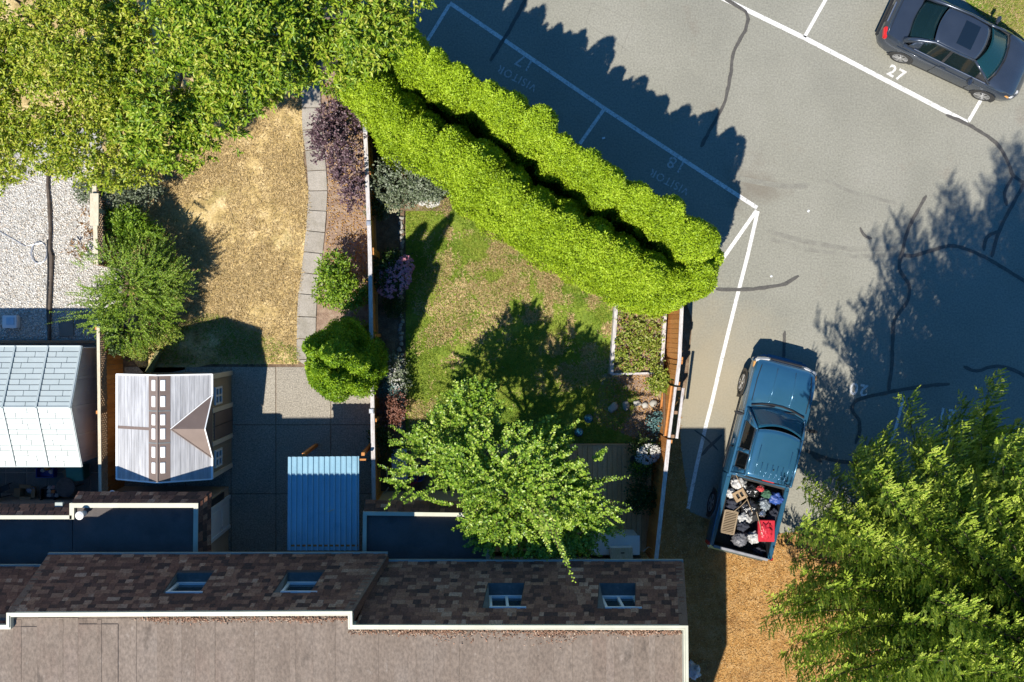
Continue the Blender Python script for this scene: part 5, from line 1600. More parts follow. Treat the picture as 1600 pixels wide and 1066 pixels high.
# ============ blue pickup
m_tpaint = M('blue_truck_paint', [(0.026, 0.105, 0.185), (0.032, 0.12, 0.21)], scale=2, rough=0.24, coat=1.0, metallic=0.35, spec=0.6)
rear = G(1140.8, 851)
tr = thing('pickup_truck', 'blue extended cab pickup with a loaded open bed backed up to the wood chips', 'pickup truck', rear, -math.atan2(.247, .969), local=True)
hw = .97
def sec(y, w, zb, zm, zbelt, ztop, inner=None, drop=None, crown=.03):
    """flank profile; INNER/DROP cut a well (bed or cabin) into the top"""
    pr = [(w * .90, zb), (w * .985, zb + .10), (w, zm), (w * .985, zbelt - .12), (w * .955, zbelt)]
    if inner is None:
        pr += [(w * .90, ztop - .02), (w * .70, ztop + crown * .4), (w * .42, ztop + crown * .75), (w * .40, ztop + crown * .85), (w * .2, ztop + crown), (0, ztop + crown)]
    else:
        pr += [(w * .93, zbelt + .012), (inner + .01, zbelt + .012), (inner, zbelt - .03), (inner - .015, drop + .02), (inner * .5, drop), (0, drop)]
    return (y, pr)
S_ = []
bw = .80
S_ += [sec(0.03, hw * .985, .52, .72, 1.02, 1.02, bw, 1.005), sec(0.05, hw * .99, .50, .72, 1.02, 1.02, bw, 1.0), sec(0.075, hw * .99, .50, .72, 1.02, 1.02, bw, .60)]
S_ += [sec(y, hw, .46, .72, 1.02, 1.02, bw, .58) for y in (.35, .7, 1.13, 1.5, 1.9, 2.06)]
S_ += [sec(2.085, hw, .46, .72, 1.02, 1.02, bw, 1.0), sec(2.14, hw, .46, .72, 1.02, 1.02, bw, 1.005)]
S_ += [sec(2.155, hw * .97, .46, .72, 1.05, 1.05, .80, 1.03), sec(2.19, hw * .985, .46, .72, 1.08, 1.08, .80, 1.05), sec(2.23, hw * .985, .46, .72, 1.08, 1.08, .80, .70)]
S_ += [sec(y, hw * .985, .46, .72, 1.09, 1.09, .80, .68) for y in (2.8, 3.4, 3.9, 4.1)]
S_ += [sec(4.16, hw * .985, .46, .72, 1.09, 1.09, .80, 1.06), sec(4.25, hw * .985, .46, .72, 1.09, 1.09), sec(4.5, hw * .985, .48, .72, 1.08, 1.12, crown=.035), sec(4.85, hw * .99, .50, .72, 1.06, 1.11, crown=.04),
       sec(5.2, hw * .985, .48, .70, 1.02, 1.08, crown=.04), sec(5.45, hw * .955, .44, .68, .97, 1.03, crown=.035), sec(5.58, hw * .90, .44, .66, .90, .96, crown=.02), sec(5.66, hw * .82, .46, .64, .80, .86, crown=.01), sec(5.70, hw * .74, .50, .62, .72, .76, crown=.0)]
def tmat(j, i): return 1 if (i >= 7 and (1 <= j <= 9 or 12 <= j <= 17)) else 0
body = loft(S_, [m_tpaint, m_trim], 'body', tr, tmat)
for s in (-1, 1):
    for y in (1.13, 4.80):
        arch(tr, s * (hw + .004), y, .44, s)
        wheel(tr, s * (hw - .115), y, .37, .25, 5, s)
# raised lines of the bonnet
for s in (-1, 1):
    MB().tube([(s * .30, 4.42, 1.152), (s * .29, 5.0, 1.152), (s * .27, 5.44, 1.068)], .012, 6).build('bonnet_crease', m_tpaint, body, smooth=True)
    MB().tube([(s * .80, 4.36, 1.135), (s * .80, 5.0, 1.122), (s * .74, 5.44, 1.045)], .012, 6).build('bonnet_seam', m_trim, body)
    MB().box((s * .70, 5.565, .86), (.40, .16, .16), rz=-s * .22).build('headlight', m_clear, tr, bevel=.03)
    MB().box((s * .905, 5.40, .86), (.06, .2, .12), rz=-s * .1).build('indicator', m_amber, tr, bevel=.015)
    MB().box((s * .93, .05, .86), (.09, .10, .30)).build('tail_light', m_red_lens, tr, bevel=.015)
MB().box((0, 5.665, .80), (.92, .08, .2)).build('grille', m_trim, tr, bevel=.02)
bp = MB()
for (x0, x1, y0, y1) in ((-.9, -.55, 5.52, 5.74), (-.55, .55, 5.74, 5.74), (.55, .9, 5.74, 5.52)):
    bp.bar((x0, y0, .56), (x1, y1, .56), .13, .2)
bp.build('front_bumper', m_tpaint, tr, bevel=.03)
MB().box((0, -.06, .58), (1.7, .16, .17)).build('rear_bumper', m_chrome, tr, bevel=.03)
tg = MB().box((0, .005, .82), (1.60, .055, .46)).build('tailgate', m_tpaint, tr, bevel=.012)
MB().box((0, .012, 1.055), (1.62, .075, .03)).build('tailgate_cap', M('tailgate_cap', [(0.16, 0.16, 0.17), (0.24, 0.24, 0.26)], scale=8, rough=.6), tg, bevel=.008)
for s in (-1, 1):
    MB().box((s * .875, 1.06, 1.042), (.085, 2.0, .018)).build('bed_rail', m_tpaint, tr, bevel=.006)
lin = MB()
for i in range(14):
    lin.box((-.68 + i * .105, 1.07, .592), (.05, 1.9, .02))
lin.build('bed_liner', m_trim, tr)
# cab
zr_ = 1.80
def cab_fn(bl, br, tl, tr_, bow=(0, 0, 0)):
    bl, br, tl, tr_, bow = map(Vector, (bl, br, tl, tr_, bow))
    return lambda u, v: (bl.lerp(br, u)).lerp(tl.lerp(tr_, u), v) + bow * (1 - (2 * u - 1) ** 2)
A0, A1 = (.84, 4.13, 1.10), (.655, 3.58, 1.765)
B0, B1 = (.85, 2.21, 1.09), (.655, 2.30, 1.765)
roof = patch(lambda u, v: Vector(((2 * u - 1) * (.665 - .015 * v), 2.28 + 1.34 * v + .10 * v * (1 - (2 * u - 1) ** 2) , 1.765 + .055 * (1 - (2 * u - 1) ** 4) - .022 * (2 * v - 1) ** 2)), 'cab_roof', m_tpaint, tr, .02, 16, 12)
for k in range(7):
    x = -.45 + k * .15
    L0 = 2.36
    L1 = 2.36 + (.38 if k in (1, 2, 3, 4, 5) else .85)
    MB().tube([(x, L0, 1.80 + .045 * (1 - (x / .66) ** 4)  - .008), (x, L1, 1.80 + .05 * (1 - (x / .66) ** 4) - .004)], .012, 6).build('roof_rib', m_tpaint, roof, smooth=True)
MB().lathe((.05, 2.62, 1.82), [(.02, 0), (.015, .03), (.004, .04)], 10).build('aerial_base', m_trim, roof)
gl_t = glass('truck_windscreen', (0.02, 0.10, 0.16), .35, .02)
gl_d = glass('dark_side_glass', (0.006, 0.008, 0.010), .25, .03)
patch(cab_fn((-.80, 4.14, 1.12), (.80, 4.14, 1.12), (-.62, 3.66, 1.745), (.62, 3.66, 1.745), (0, .17, .015)), 'windscreen', gl_t, tr, .006, 14, 8)
patch(cab_fn((.76, 2.20, 1.12), (-.76, 2.20, 1.12), (.60, 2.285, 1.72), (-.60, 2.285, 1.72), (0, -.03, 0)), 'rear_window', gl_d, tr, .006, 10, 6)
for s in (-1, 1):
    X = lambda p: (s * p[0], p[1], p[2])
    def side(y0, y1, t0=.06, t1=.93, off=0.0):
        def at(y, t):
            k = (y - B0[1]) / (A0[1] - B0[1])
            lo_ = Vector(B0).lerp(Vector(A0), k)
            hi_ = Vector(B1).lerp(Vector(A1), (y - B1[1]) / (A1[1] - B1[1]))
            hi_.y = min(max(y, B1[1]), A1[1] + .02)
            q = lo_.lerp(hi_, t); q.x += off
            return Vector((s * q.x, q.y, q.z))
        return at
    at = side(0, 0)
    ps = MB()
    # cab side skin with two openings: front door window, rear quarter window
    ys = [2.21, 2.42, 2.86, 2.98, 3.78, 4.13]
    tv = [0, .12, .86, 1.0]
    for i in range(5):
        for j in range(3):
            if j == 1 and i in (1, 3): continue
            q = [at(ys[i], tv[j]), at(ys[i + 1], tv[j]), at(ys[i + 1], tv[j + 1]), at(ys[i], tv[j + 1])]
            ps.quad(*(q if s < 0 else q[::-1]))
    o = ps.build('cab_side', m_tpaint, tr, smooth=True)
    md = o.modifiers.new('solid', 'SOLIDIFY'); md.thickness = .03; md.offset = 0
    for (y0, y1) in ((2.42, 2.86), (2.98, 3.78)):
        MB().quad(at(y0, .12), at(y1, .12), at(y1, .86), at(y0, .86)).build('side_window', gl_d, tr)
        fr_ = MB()
        cs = [at(y0, .12), at(y1, .12), at(y1, .86), at(y0, .86)]
        for i in range(4): fr_.bar(cs[i], cs[(i + 1) % 4], .03, .03)
        fr_.build('window_seal', m_trim, tr)
    MB().tube([X((.845, 4.15, 1.10)), X((.75, 3.88, 1.46)), X((.655, 3.62, 1.772))], .035, 8).build('pillar', m_tpaint, tr, smooth=True)
    MB().tube([X((.655, 3.62, 1.775)), X((.668, 3.0, 1.785)), X((.66, 2.29, 1.772))], .028, 8).build('roof_rail', m_tpaint, tr, smooth=True)
    MB().tube([X((.85, 2.22, 1.09)), X((.66, 2.29, 1.772))], .03, 8).build('pillar', m_tpaint, tr, smooth=True)
    dm = MB()
    for y in (2.93, 4.02):
        dm.box((s * (hw * .985 + .001), y, .82), (.012, .014, .48))
    dm.build('door_seam', m_trim, tr)
    MB().box((s * (hw - .003), 3.1, .93), (.035, .16, .05)).build('door_handle', m_chrome, tr, bevel=.01)
    MB().box((s * (hw + .004), 3.2, .62), (.02, 1.9, .06)).build('side_moulding', m_trim, tr, bevel=.008)
    mr_ = MB().box((s * 1.10, 3.93, 1.19), (.24, .10, .17), rz=s * .1).build('wing_mirror', m_trim, tr, bevel=.03)
    MB().bar((s * .93, 3.93, 1.13), (s * 1.02, 3.94, 1.16), .05, .05).build('mirror_arm', m_trim, mr_)
    MB().bar((s * .5 if s > 0 else -.12, 4.28 if s > 0 else 4.34, 1.165), (s * .03 if s > 0 else -.62, 4.24, 1.20), .02, .02).build('wiper', m_trim, tr)
MB().tube([(x, 4.16 + .17 * (1 - (x / .8) ** 2) + .07, 1.135 + .02 * (1 - (x / .8) ** 2)) for x in (-.78, -.5, -.2, .1, .4, .78)], .028, 6).build('cowl', m_trim, tr)
MB().box((0, 2.30 - .03, 1.76), (.34, .03, .035)).build('brake_light', m_red_lens, tr)
# cabin: dashboard, bench, steering wheel
MB().box((0, 3.95, 1.02), (1.5, .36, .16)).build('dashboard', m_cabin, tr, bevel=.04)
for s in (-1, 1):
    so = MB().box((s * .38, 3.15, .86), (.55, .5, .18)).box((s * .38, 2.86, 1.15), (.55, .16, .6)).build('seat', m_seat, tr, bevel=.05)
    MB().box((s * .38, 2.84, 1.5), (.28, .1, .16)).build('headrest', m_seat, so, bevel=.03)
tor = MB(); ring_ = [Vector((-.38 + .19 * math.cos(a), 3.68 + .07 * math.sin(a), 1.16 + .17 * math.sin(a))) for a in [i * math.pi / 10 for i in range(21)]]
tor.tube(ring_, .016, 6, cap=False).build('steering_wheel', m_trim, tr)
def truck_pt(px, py, z): return P(px, py, z)
card = MB().box((0, 0, 0), (.23, .15, .006), rz=-.1).build('paper_permit', M('paper', [(0.6, 0.64, 0.66), (0.68, 0.72, 0.72)], scale=4, rough=.8), None, (0, 0, 0))
TM = Matrix.Translation(rear) @ Matrix.Rotation(-math.atan2(.247, .969), 4, 'Z')
q = TM @ Vector((.57, 4.02, 1.16)); card.location = q; card.rotation_euler = (R(35), 0, -.25)
tag(card, 'white paper permit lying on the pickup dashboard behind the windscreen', 'paper')

# ---- the load
def blob_mesh(name, mat, size, seed, amp=.22, freq=1.6, sub=4, crease=.34):
    bm = bmesh.new()
    bmesh.ops.create_icosphere(bm, subdivisions=sub, radius=1.0)
    for v in bm.verts:
        n = v.co.normalized()
        k = 1 + amp * noise.noise(n * freq + Vector((seed * 3.1, 0, 0))) + crease * abs(noise.noise(n * freq * 3.3 + Vector((0, seed * 2.7, 0)))) - crease * .8 * (1 - abs(noise.noise(n * freq * 2.1 + Vector((0, 0, seed)))))
        v.co = Vector((n.x * size[0] * k, n.y * size[1] * k, max(n.z, -.75) * size[2] * k))
    me = bpy.data.meshes.new(name); bm.to_mesh(me); bm.free()
    me.materials.append(mat)
    me.polygons.foreach_set('use_smooth', [True] * len(me.polygons))
    return me
m_bag = M('black_bag', [(0.010, 0.010, 0.011), (0.022, 0.022, 0.024)], scale=4, rough=.22, bump=.6, bscale=14, bdist=.03, spec=.7)
m_bag_grey = M('grey_bag', [(0.09, 0.09, 0.10), (0.15, 0.15, 0.16)], scale=5, rough=.4, bump=.6, bscale=12, bdist=.03)
m_bag_white = M('white_bag', [(0.30, 0.29, 0.28), (0.52, 0.52, 0.50)], scale=5, rough=.5, bump=.6, bscale=12, bdist=.03)
m_bag_clear = M('clear_bag', [(0.10, 0.12, 0.14), (0.30, 0.34, 0.37)], scale=9, rough=.2, bump=.8, bscale=14, bdist=.03)
m_card = M('cardboard', [(0.26, 0.17, 0.09), (0.34, 0.24, 0.14)], scale=6, rough=.9)
m_tarp = M('blue_tarp', [(0.02, 0.05, 0.20), (0.035, 0.08, 0.28)], scale=6, rough=.4, bump=.6, bscale=12, bdist=.03)
m_red = M('red_plastic', [(0.36, 0.015, 0.03), (0.46, 0.03, 0.045)], scale=4, rough=.3)
m_red_cloth = M('red_cloth', [(0.30, 0.02, 0.03), (0.42, 0.05, 0.05)], scale=8, rough=.8)
m_denim = M('dark_cloth', [(0.012, 0.014, 0.024), (0.03, 0.034, 0.05)], scale=8, rough=.9, bump=.5, bscale=18, bdist=.02)
m_slat = M('slat_timber', [(0.20, 0.145, 0.085), (0.27, 0.20, 0.125)], scale=4, rough=.8)
m_green_cloth = M('green_cloth', [(0.02, 0.07, 0.04), (0.05, 0.12, 0.07)], scale=8, rough=.9, bump=.5, bscale=18)
def lump(name, label, cat, px, py, z, size, mat, seed, rz=0, amp=.3, freq=1.8, group=None):
    o = link(name, blob_mesh(name, mat, size, seed, amp, freq), None, P(px, py, z), (random.uniform(-.1, .1), random.uniform(-.1, .1), rz))
    return tag(o, label, cat, group)
lump('rubbish_bag', 'large shiny black rubbish bag in the middle of the pickup bed', 'bag', 1172, 793, .90, (.33, .28, .26), m_bag, 1, .4)
lump('rubbish_bag', 'black rubbish bag against the cab end of the pickup bed', 'bag', 1173, 766, .88, (.30, .22, .24), m_bag, 2, .2)
lump('rubbish_bag', 'dull grey full bag near the tailgate of the pickup', 'bag', 1156, 842, .86, (.27, .24, .22), m_bag_grey, 3, .5, .14)
lump('rubbish_bag', 'crumpled clear plastic bag right of the black bags in the pickup', 'bag', 1194, 788, .92, (.19, .22, .2), m_bag_clear, 4, .5, .3, 2.2)
lump('paper_sack', 'white crumpled sack in the cab corner of the pickup bed', 'sack', 1154, 756, .96, (.26, .2, .14), m_bag_white, 5, -.3, .35, 2.2)
lump('paper_sack', 'small white crumpled sack at the left bed rail of the pickup', 'sack', 1142, 771, .95, (.14, .15, .13), m_bag_white, 6, 0, .35, 2.2)
lump('paper_sack', 'white plastic sack between the grey bag and the red tote', 'sack', 1178, 840, .92, (.2, .2, .18), m_bag_white, 7, .3, .3, 2.0)
lump('white_sheet', 'crumpled white sheet beside the slatted panel in the pickup', 'sheet', 1164, 811, .95, (.22, .2, .10), m_bag_white, 8, .6, .35, 1.8)
lump('dark_jacket', 'dark bundled jacket between the slatted panel and the red tote', 'clothing', 1161, 822, 1.02, (.17, .15, .12), m_denim, 9, .4, .4, 2.0)
lump('dark_clothes', 'heap of dark clothes under the small white sack in the pickup', 'clothing', 1144, 789, .90, (.2, .2, .16), m_denim, 10, 0, .4, 2.2)
lump('dark_clothes', 'black cloth heap along the tailgate under the white sack', 'clothing', 1186, 861, .76, (.22, .14, .12), m_denim, 11, -.3, .35, 2.2)
lump('dark_clothes', 'dark cloth bundle at the right rail beside the red tote', 'clothing', 1207, 806, .84, (.16, .25, .18), m_denim, 12, -.3, .35, 2.0)
lump('blue_tarp', 'crumpled blue tarp in the right cab corner of the pickup bed', 'tarp', 1212, 779, .97, (.27, .18, .14), m_tarp, 13, -.25, .35, 2.0)
lump('red_cloth', 'small red cloth between the black bag and the blue tarp', 'cloth', 1188, 764, 1.06, (.11, .09, .06), m_red_cloth, 14, 0, .4, 2)
lump('green_cloth', 'dark green cloth left of the blue tarp in the pickup', 'cloth', 1198, 772, 1.0, (.15, .13, .1), m_green_cloth, 15, 0, .4, 2)
lump('ball_of_foil', 'silver crumpled foil between the clear bag and the red tote', 'foil', 1191, 803, 1.03, (.11, .1, .09), m_chrome, 16, 0, .45, 2.6)
for (a, b, lb) in (((1150, 742, 1.05), (1176, 802, 1.15), 'thin pale stick lying across the sacks near the cab in the pickup bed'), ((1182, 800, 1.2), (1190, 838, 1.15), 'thin tan stick beside the red tote in the pickup bed'), ((1146, 800, 1.08), (1168, 780, 1.16), 'thin white cord end across the dark clothes in the pickup bed')):
    A, B = P(*a), P(*b)
    tag(MB().tube([A, A.lerp(B, .5) + Vector((.02, 0, .02)), B], .012, 6).build('thin_stick', m_slat, None, A), lb, 'stick')
# cardboard tray with two holes
cb_ = thing('cardboard_tray', 'beige cardboard tray with two round holes among the bags in the pickup', 'cardboard', P(1156, 774, 1.10), .5, local=True)
mb = MB()
for (x, y, sx, sy) in ((0, .11, .32, .07), (0, -.11, .32, .07), (-.13, 0, .06, .16), (.13, 0, .06, .16), (0, 0, .045, .16)):
    mb.box((x, y, 0), (sx, sy, .02))
mb.build('tray', m_card, cb_)
MB().box((0, 0, -.06), (.3, .27, .01)).build('tray_base', m_black, cb_)
for s in (-1, 1): MB().box((s * .17, 0, -.03), (.015, .3, .09)).build('flap', m_card, cb_)
# slatted timber panel
sp_ = thing('slatted_panel', 'tan slatted timber panel lying on the left of the pickup bed', 'panel', P(1139.5, 816, 1.06), -math.atan2(.247, .969) + .05, local=True)
for s in (-1, 1):
    MB().box((s * .185, 0, 0), (.035, .66, .045)).build('side_rail', m_slat, sp_)
    MB().box((0, s * .325, 0), (.335, .035, .045)).build('end_rail', m_slat, sp_)
sm = MB().box((0, 0, 0), (.335, .026, .03)).mesh('slat', m_slat)
for i in range(13): piece('slat', sm, sp_, (0, -.285 + i * .0475, .004))
MB().box((0, 0, -.04), (.34, .6, .01)).build('backing_board', M('dark_ply', [(0.10, 0.07, 0.04), (0.14, 0.10, 0.06)], rough=.9), sp_)
# red tote
rt = thing('red_tote', 'bright red plastic tote lying on the right of the pickup bed', 'tote', P(1195, 828, 1.0), -.02, local=True)
mb = MB().box((0, 0, .02), (.40, .54, .22), taper=1.12)
mb.build('tub', m_red, rt, bevel=.04)
MB().box((0, 0, .145), (.47, .62, .03)).build('rim', m_red, rt, bevel=.012)
o = link('crumpled_film', blob_mesh('crumpled_film', m_red, (.19, .26, .05), 31, .4, 2.2), rt, (0, 0, .165))

# ============ dark grey coupe
m_cpaint = M('slate_car_paint', [(0.034, 0.045, 0.064), (0.042, 0.054, 0.076)], scale=2, rough=.25, coat=.7, metallic=.4, spec=.6)
fx, fy = .907, .421
ra = Vector(((1418 - X0) / S, -(53.7 - Y0) / S, 0))
fwd = Vector((fx, -fy, 0))
car_o = ra - fwd * .95
CRZ = math.atan2(fwd.y, fwd.x) - math.pi / 2
car = thing('parked_car', 'dark slate grey sedan with sunroof parked in bay 27', 'car', car_o, CRZ, local=True)
cw = .90
def csec(y, w, zb, zbelt, ztop, inner=None, drop=None, crown=.03, zm=.55):
    pr = [(w * .90, zb), (w * .98, zb + .08), (w, zm), (w * .985, zbelt - .12), (w * .94, zbelt - .015)]
    if inner is None:
        pr += [(w * .88, ztop - .005), (w * .72, ztop + crown * .45), (w * .5, ztop + crown * .75), (w * .3, ztop + crown * .95), (0, ztop + crown)]
    else:
        pr += [(w * .90, zbelt), (inner + .01, zbelt), (inner, zbelt - .03), (inner - .015, drop + .02), (0, drop)]
    return (y, pr)
C = [csec(0.0, cw * .62, .42, .70, .72, crown=0, zm=.55), csec(.04, cw * .78, .33, .82, .86, crown=.0), csec(.12, cw * .88, .26, .93, .97, crown=.01), csec(.25, cw * .94, .22, .97, 1.03, crown=.015), csec(.45, cw * .985, .2, .98, 1.04, crown=.015), csec(.66, cw, .2, .97, 1.03, crown=.01),
     csec(.70, cw, .2, .97, 1.02, .74, .98), csec(.74, cw, .2, .965, 1.02, .74, .82)]
C += [csec(y, cw, .19, .95, 1.0, .76, .66) for y in (.95, 1.4, 1.9, 2.4, 2.9, 3.2)]
C += [csec(3.36, cw, .19, .94, .95, .76, .90), csec(3.42, cw, .19, .93, .96, crown=.03), csec(3.65, cw * .99, .2, .90, .95, crown=.035), csec(3.95, cw * .965, .21, .84, .89, crown=.03), csec(4.2, cw * .91, .22, .76, .81, crown=.02), csec(4.36, cw * .82, .24, .68, .71, crown=.01, zm=.5), csec(4.46, cw * .68, .28, .58, .6, crown=0, zm=.45), csec(4.50, cw * .55, .34, .5, .52, crown=0, zm=.42)]
cbody = loft(C, [m_cpaint, m_cabin], 'body', car, lambda j, i: 1 if (i >= 6 and 6 <= j <= 14) else 0)
for s in (-1, 1):
    for y in (.95, 3.62):
        arch(car, s * (cw + .003), y, .375, s)
        wheel(car, s * (cw - .10), y, .325, .215, 7, s)
    MB().box((s * .66, .085, .86), (.34, .12, .15), rz=s * .32).build('tail_light', m_red_lens, car, bevel=.03)
    MB().box((s * .62, 4.24, .705), (.34, .20, .08), rz=-s * .45).build('headlight', m_clear, car, bevel=.03)
    MB().box((s * .80, 4.10, .735), (.05, .17, .05), rz=-s * .2).build('indicator', m_amber, car, bevel=.015)
def cp(x, y, z): return Vector((x, y, z))
zc_ = 1.37
croof = patch(lambda u, v: cp((2 * u - 1) * (.55 + .02 * math.sin(v * 3.14)), 1.33 + 1.26 * v + .11 * v * (1 - (2 * u - 1) ** 2) - .10 * (1 - v) * (1 - (2 * u - 1) ** 2), zc_ + .05 * (1 - (2 * u - 1) ** 4) + .03 * math.sin(v * 3.14) - .03 * v), 'roof', m_cpaint, car, .02, 16, 12)
m_sun = glass('sunroof_glass', (0.008, 0.014, 0.022), .1, .03)
def rz_(x, y):
    v = (y - 1.33) / 1.26
    return zc_ + .05 * (1 - (x / .55) ** 4) + .03 * math.sin(v * 3.14) - .03 * v
mb = MB().grid(lambda u, v: cp(-.36 + .72 * u, 1.88 + .46 * v, rz_(-.36 + .72 * u, 1.88 + .46 * v) + .008), 10, 6)
o = mb.build('sunroof', m_sun, croof, smooth=True)
gl_c = glass('car_windscreen', (0.015, 0.07, 0.085), .55, .02)
gl_r = glass('car_rear_glass', (0.012, 0.035, 0.036), .6, .03)
patch(cab_fn((-.70, 3.30, .98), (.70, 3.30, .98), (-.545, 2.64, 1.345), (.545, 2.64, 1.345), (0, .16, .03)), 'windscreen', gl_c, car, .005, 14, 8)
patch(cab_fn((.60, .72, 1.05), (-.60, .72, 1.05), (.535, 1.28, 1.365), (-.535, 1.28, 1.365), (0, -.10, .04)), 'rear_window', gl_r, car, .005, 14, 8)
gl_s = glass('car_side_glass', (0.008, 0.016, 0.017), .35, .03)
for s in (-1, 1):
    X = lambda x, y, z: Vector((s * x, y, z))
    MB().tube([X(.80, 3.40, .955), X(.70, 3.05, 1.17), X(.56, 2.62, 1.365)], .035, 8).build('pillar', m_cpaint, car, smooth=True)
    MB().tube([X(.56, 2.62, 1.365), X(.585, 2.0, 1.405), X(.565, 1.35, 1.385), X(.62, .95, 1.22), X(.70, .62, 1.03)], [.035, .035, .045, .07, .09], 8).build('roof_rail', m_cpaint, car, smooth=True)
    # side glass in two lights, with a body-coloured post between them
    def top(y): return Vector((s * float(np.interp(y, [.95, 1.35, 2.0, 2.62, 3.3], [.63, .575, .595, .575, .76])), y, float(np.interp(y, [.95, 1.35, 2.0, 2.62, 3.3], [1.20, 1.36, 1.385, 1.345, 1.0]))))
    def bot(y): return Vector((s * float(np.interp(y, [.95, 3.3], [.80, .81])), y, float(np.interp(y, [.95, 2.0, 3.3], [1.02, .975, .955]))))
    for (y0, y1, nm) in ((1.12, 1.86, 'side_window'), (1.94, 2.95, 'side_window')):
        patch(lambda u, v, y0=y0, y1=y1: bot(y0 + (y1 - y0) * u).lerp(top(y0 + (y1 - y0) * u), v), nm, gl_s, car, 0, 8, 3)
    patch(lambda u, v: bot(.80 + .32 * u).lerp(top(.95 + .17 * u), v), 'rear_quarter', m_cpaint, car, .02, 4, 3)
    patch(lambda u, v: bot(2.95 + .4 * u).lerp(top(2.95 + .35 * u), v), 'quarter_light', m_trim, car, .01, 4, 3)
    MB().bar(bot(1.9), top(1.9), .08, .03).build('door_post', m_trim, car)
    MB().tube([bot(y) + Vector((s * .01, 0, 0)) for y in (1.0, 1.5, 2.2, 2.9, 3.3)], .013, 6).build('window_trim', m_chrome, car)
    MB().tube([X(cw * .985, .55, .88), X(cw * 1.0, 1.4, .84), X(cw * 1.0, 2.6, .80), X(cw * .985, 3.4, .78)], .012, 6).build('flank_crease', m_cpaint, cbody, smooth=True)
    ds = MB()
    for y in (1.85, 3.02): ds.box((s * (cw * .995 + .002), y, .58), (.012, .014, .58))
    ds.build('door_seam', m_trim, car)
    MB().box((s * (cw - .012), 2.02, .86), (.035, .18, .04)).build('door_handle', m_cpaint, car, bevel=.01)
    mo = MB().box((s * 1.0, 2.86, 1.0), (.20, .11, .12), rz=s * .12).build('wing_mirror', m_cpaint, car, bevel=.03)
    MB().bar((s * .84, 2.88, .96), (s * .93, 2.87, .98), .05, .04).build('mirror_arm', m_trim, mo)
    MB().box((s * .84, 2.2, .2), (.05, 2.1, .08)).build('side_skirt', m_trim, car)
    for (y, h) in ((2.15, 1.02), (1.15, .98)):
        if y > 2: 
            so = MB().box((s * .37, y + .28, .74), (.5, .48, .16)).box((s * .37, y - .02, 1.0), (.5, .14, .5)).build('seat', m_seat, car, bevel=.05)
            MB().box((s * .37, y - .06, 1.24), (.26, .09, .14)).build('headrest', m_seat, so, bevel=.03)
rs = MB().box((0, 1.16, .94), (1.25, .22, .36)).build('rear_seat', m_seat, car, bevel=.06)
for x in (-.42, 0, .42):
    MB().box((x, 1.05, 1.15), (.3, .09, .11)).build('headrest', m_seat_pale, rs, bevel=.03)
MB().box((0, .86, .985), (1.2, .24, .02)).build('parcel_shelf', m_cabin, car)
MB().box((0, 3.18, .90), (1.4, .34, .1)).build('dashboard', m_seat, car, bevel=.04)
ring_ = [Vector((-.36 + .18 * math.cos(a), 2.92 + .07 * math.sin(a), 1.0 + .16 * math.sin(a))) for a in [i * math.pi / 10 for i in range(21)]]
MB().tube(ring_, .014, 6, cap=False).build('steering_wheel', m_trim, car)
for x0, x1 in ((-.62, -.02), (-.05, .52)):
    MB().bar((x0, 3.44 if x0 < -.1 else 3.49, .985), (x1, 3.46, 1.0), .018, .02).build('wiper', m_trim, car)
MB().tube([(x, 3.32 + .16 * (1 - (x / .72) ** 2) + .05, .975 + .02 * (1 - (x / .7) ** 2)) for x in (-.72, -.4, 0, .4, .72)], .02, 6).build('cowl', m_trim, car)
MB().box((0, .015, .82), (.62, .03, .035)).build('boot_trim', m_chrome, car)
MB().box((0, .0, .66), (.52, .03, .12)).build('number_plate_recess', m_trim, car)
MB().box((0, -.005, .40), (1.2, .06, .14)).build('rear_diffuser', m_trim, car, bevel=.02)
MB().tube([(x, .12 + .03 * (1 - (x / .7) ** 2) * -1, 1.0) for x in (-.7, -.35, 0, .35, .7)], .018, 6).build('boot_lip', m_cpaint, car, smooth=True)
# ------------------------------------------------------------------ small things
# gravel yard
ub = thing('utility_box', 'small white square box with grey inset lid on the gravel', 'box', G(21, 503))
c = G(21, 503)
MB().box((c.x, c.y, .12), (.44, .38, .24)).build('case', m_white_metal, ub, bevel=.02)
MB().box((c.x + .03, c.y + .02, .247), (.24, .22, .02)).build('lid', m_steel, ub, bevel=.006)
rail = [(77, 255), (76, 290), (79, 330), (80, 360), (79, 390), (82, 400), (81, 440), (79, 480), (78, 534)]
tag(MB().tube([G(a, b, .05) for a, b in rail], [.05, .05, .06, .05, .05, .07, .05, .055, .05], 7).build('timber_edging', M('dark_log', [(0.05, 0.036, 0.026), (0.11, 0.085, 0.065)], scale=6, rough=.95, bump=.6, bscale=14), None, G(79, 400)), 'thin dark log edging dividing the white gravel from the grey gravel', 'edging')
tag(MB().tube([G(75, 375, .03), G(76, 420, .03), G(74, 480, .03), G(77, 530, .03)], .025, 6).build('black_hose', m_black, None, G(76, 450)), 'black hose lying along the dark log edging on the gravel', 'hose')
coil = [(62 + 14 * math.cos(a) * (1 - .01 * i), 395 + 17 * math.sin(a)) for i, a in enumerate([k * .5 for k in range(24)])]
tag(MB().tube([G(x, y, .03 + .001 * i) for i, (x, y) in enumerate(coil)] + [G(40, 385, .03), G(0, 362, .03)], .011, 5).build('wire_coil', m_steel, None, G(62, 395)), 'loose loop of grey wire left of the log edging on the gravel', 'wire')
a, b = P(-30, 163, 3.4), P(22, 132, 3.5)
tag(MB().bar(a, b, .12, .12).build('timber_beam', m_cap_grey, None, a), 'weathered grey beam end poking out of the foliage at the far left', 'beam')
a = G(243, 563)
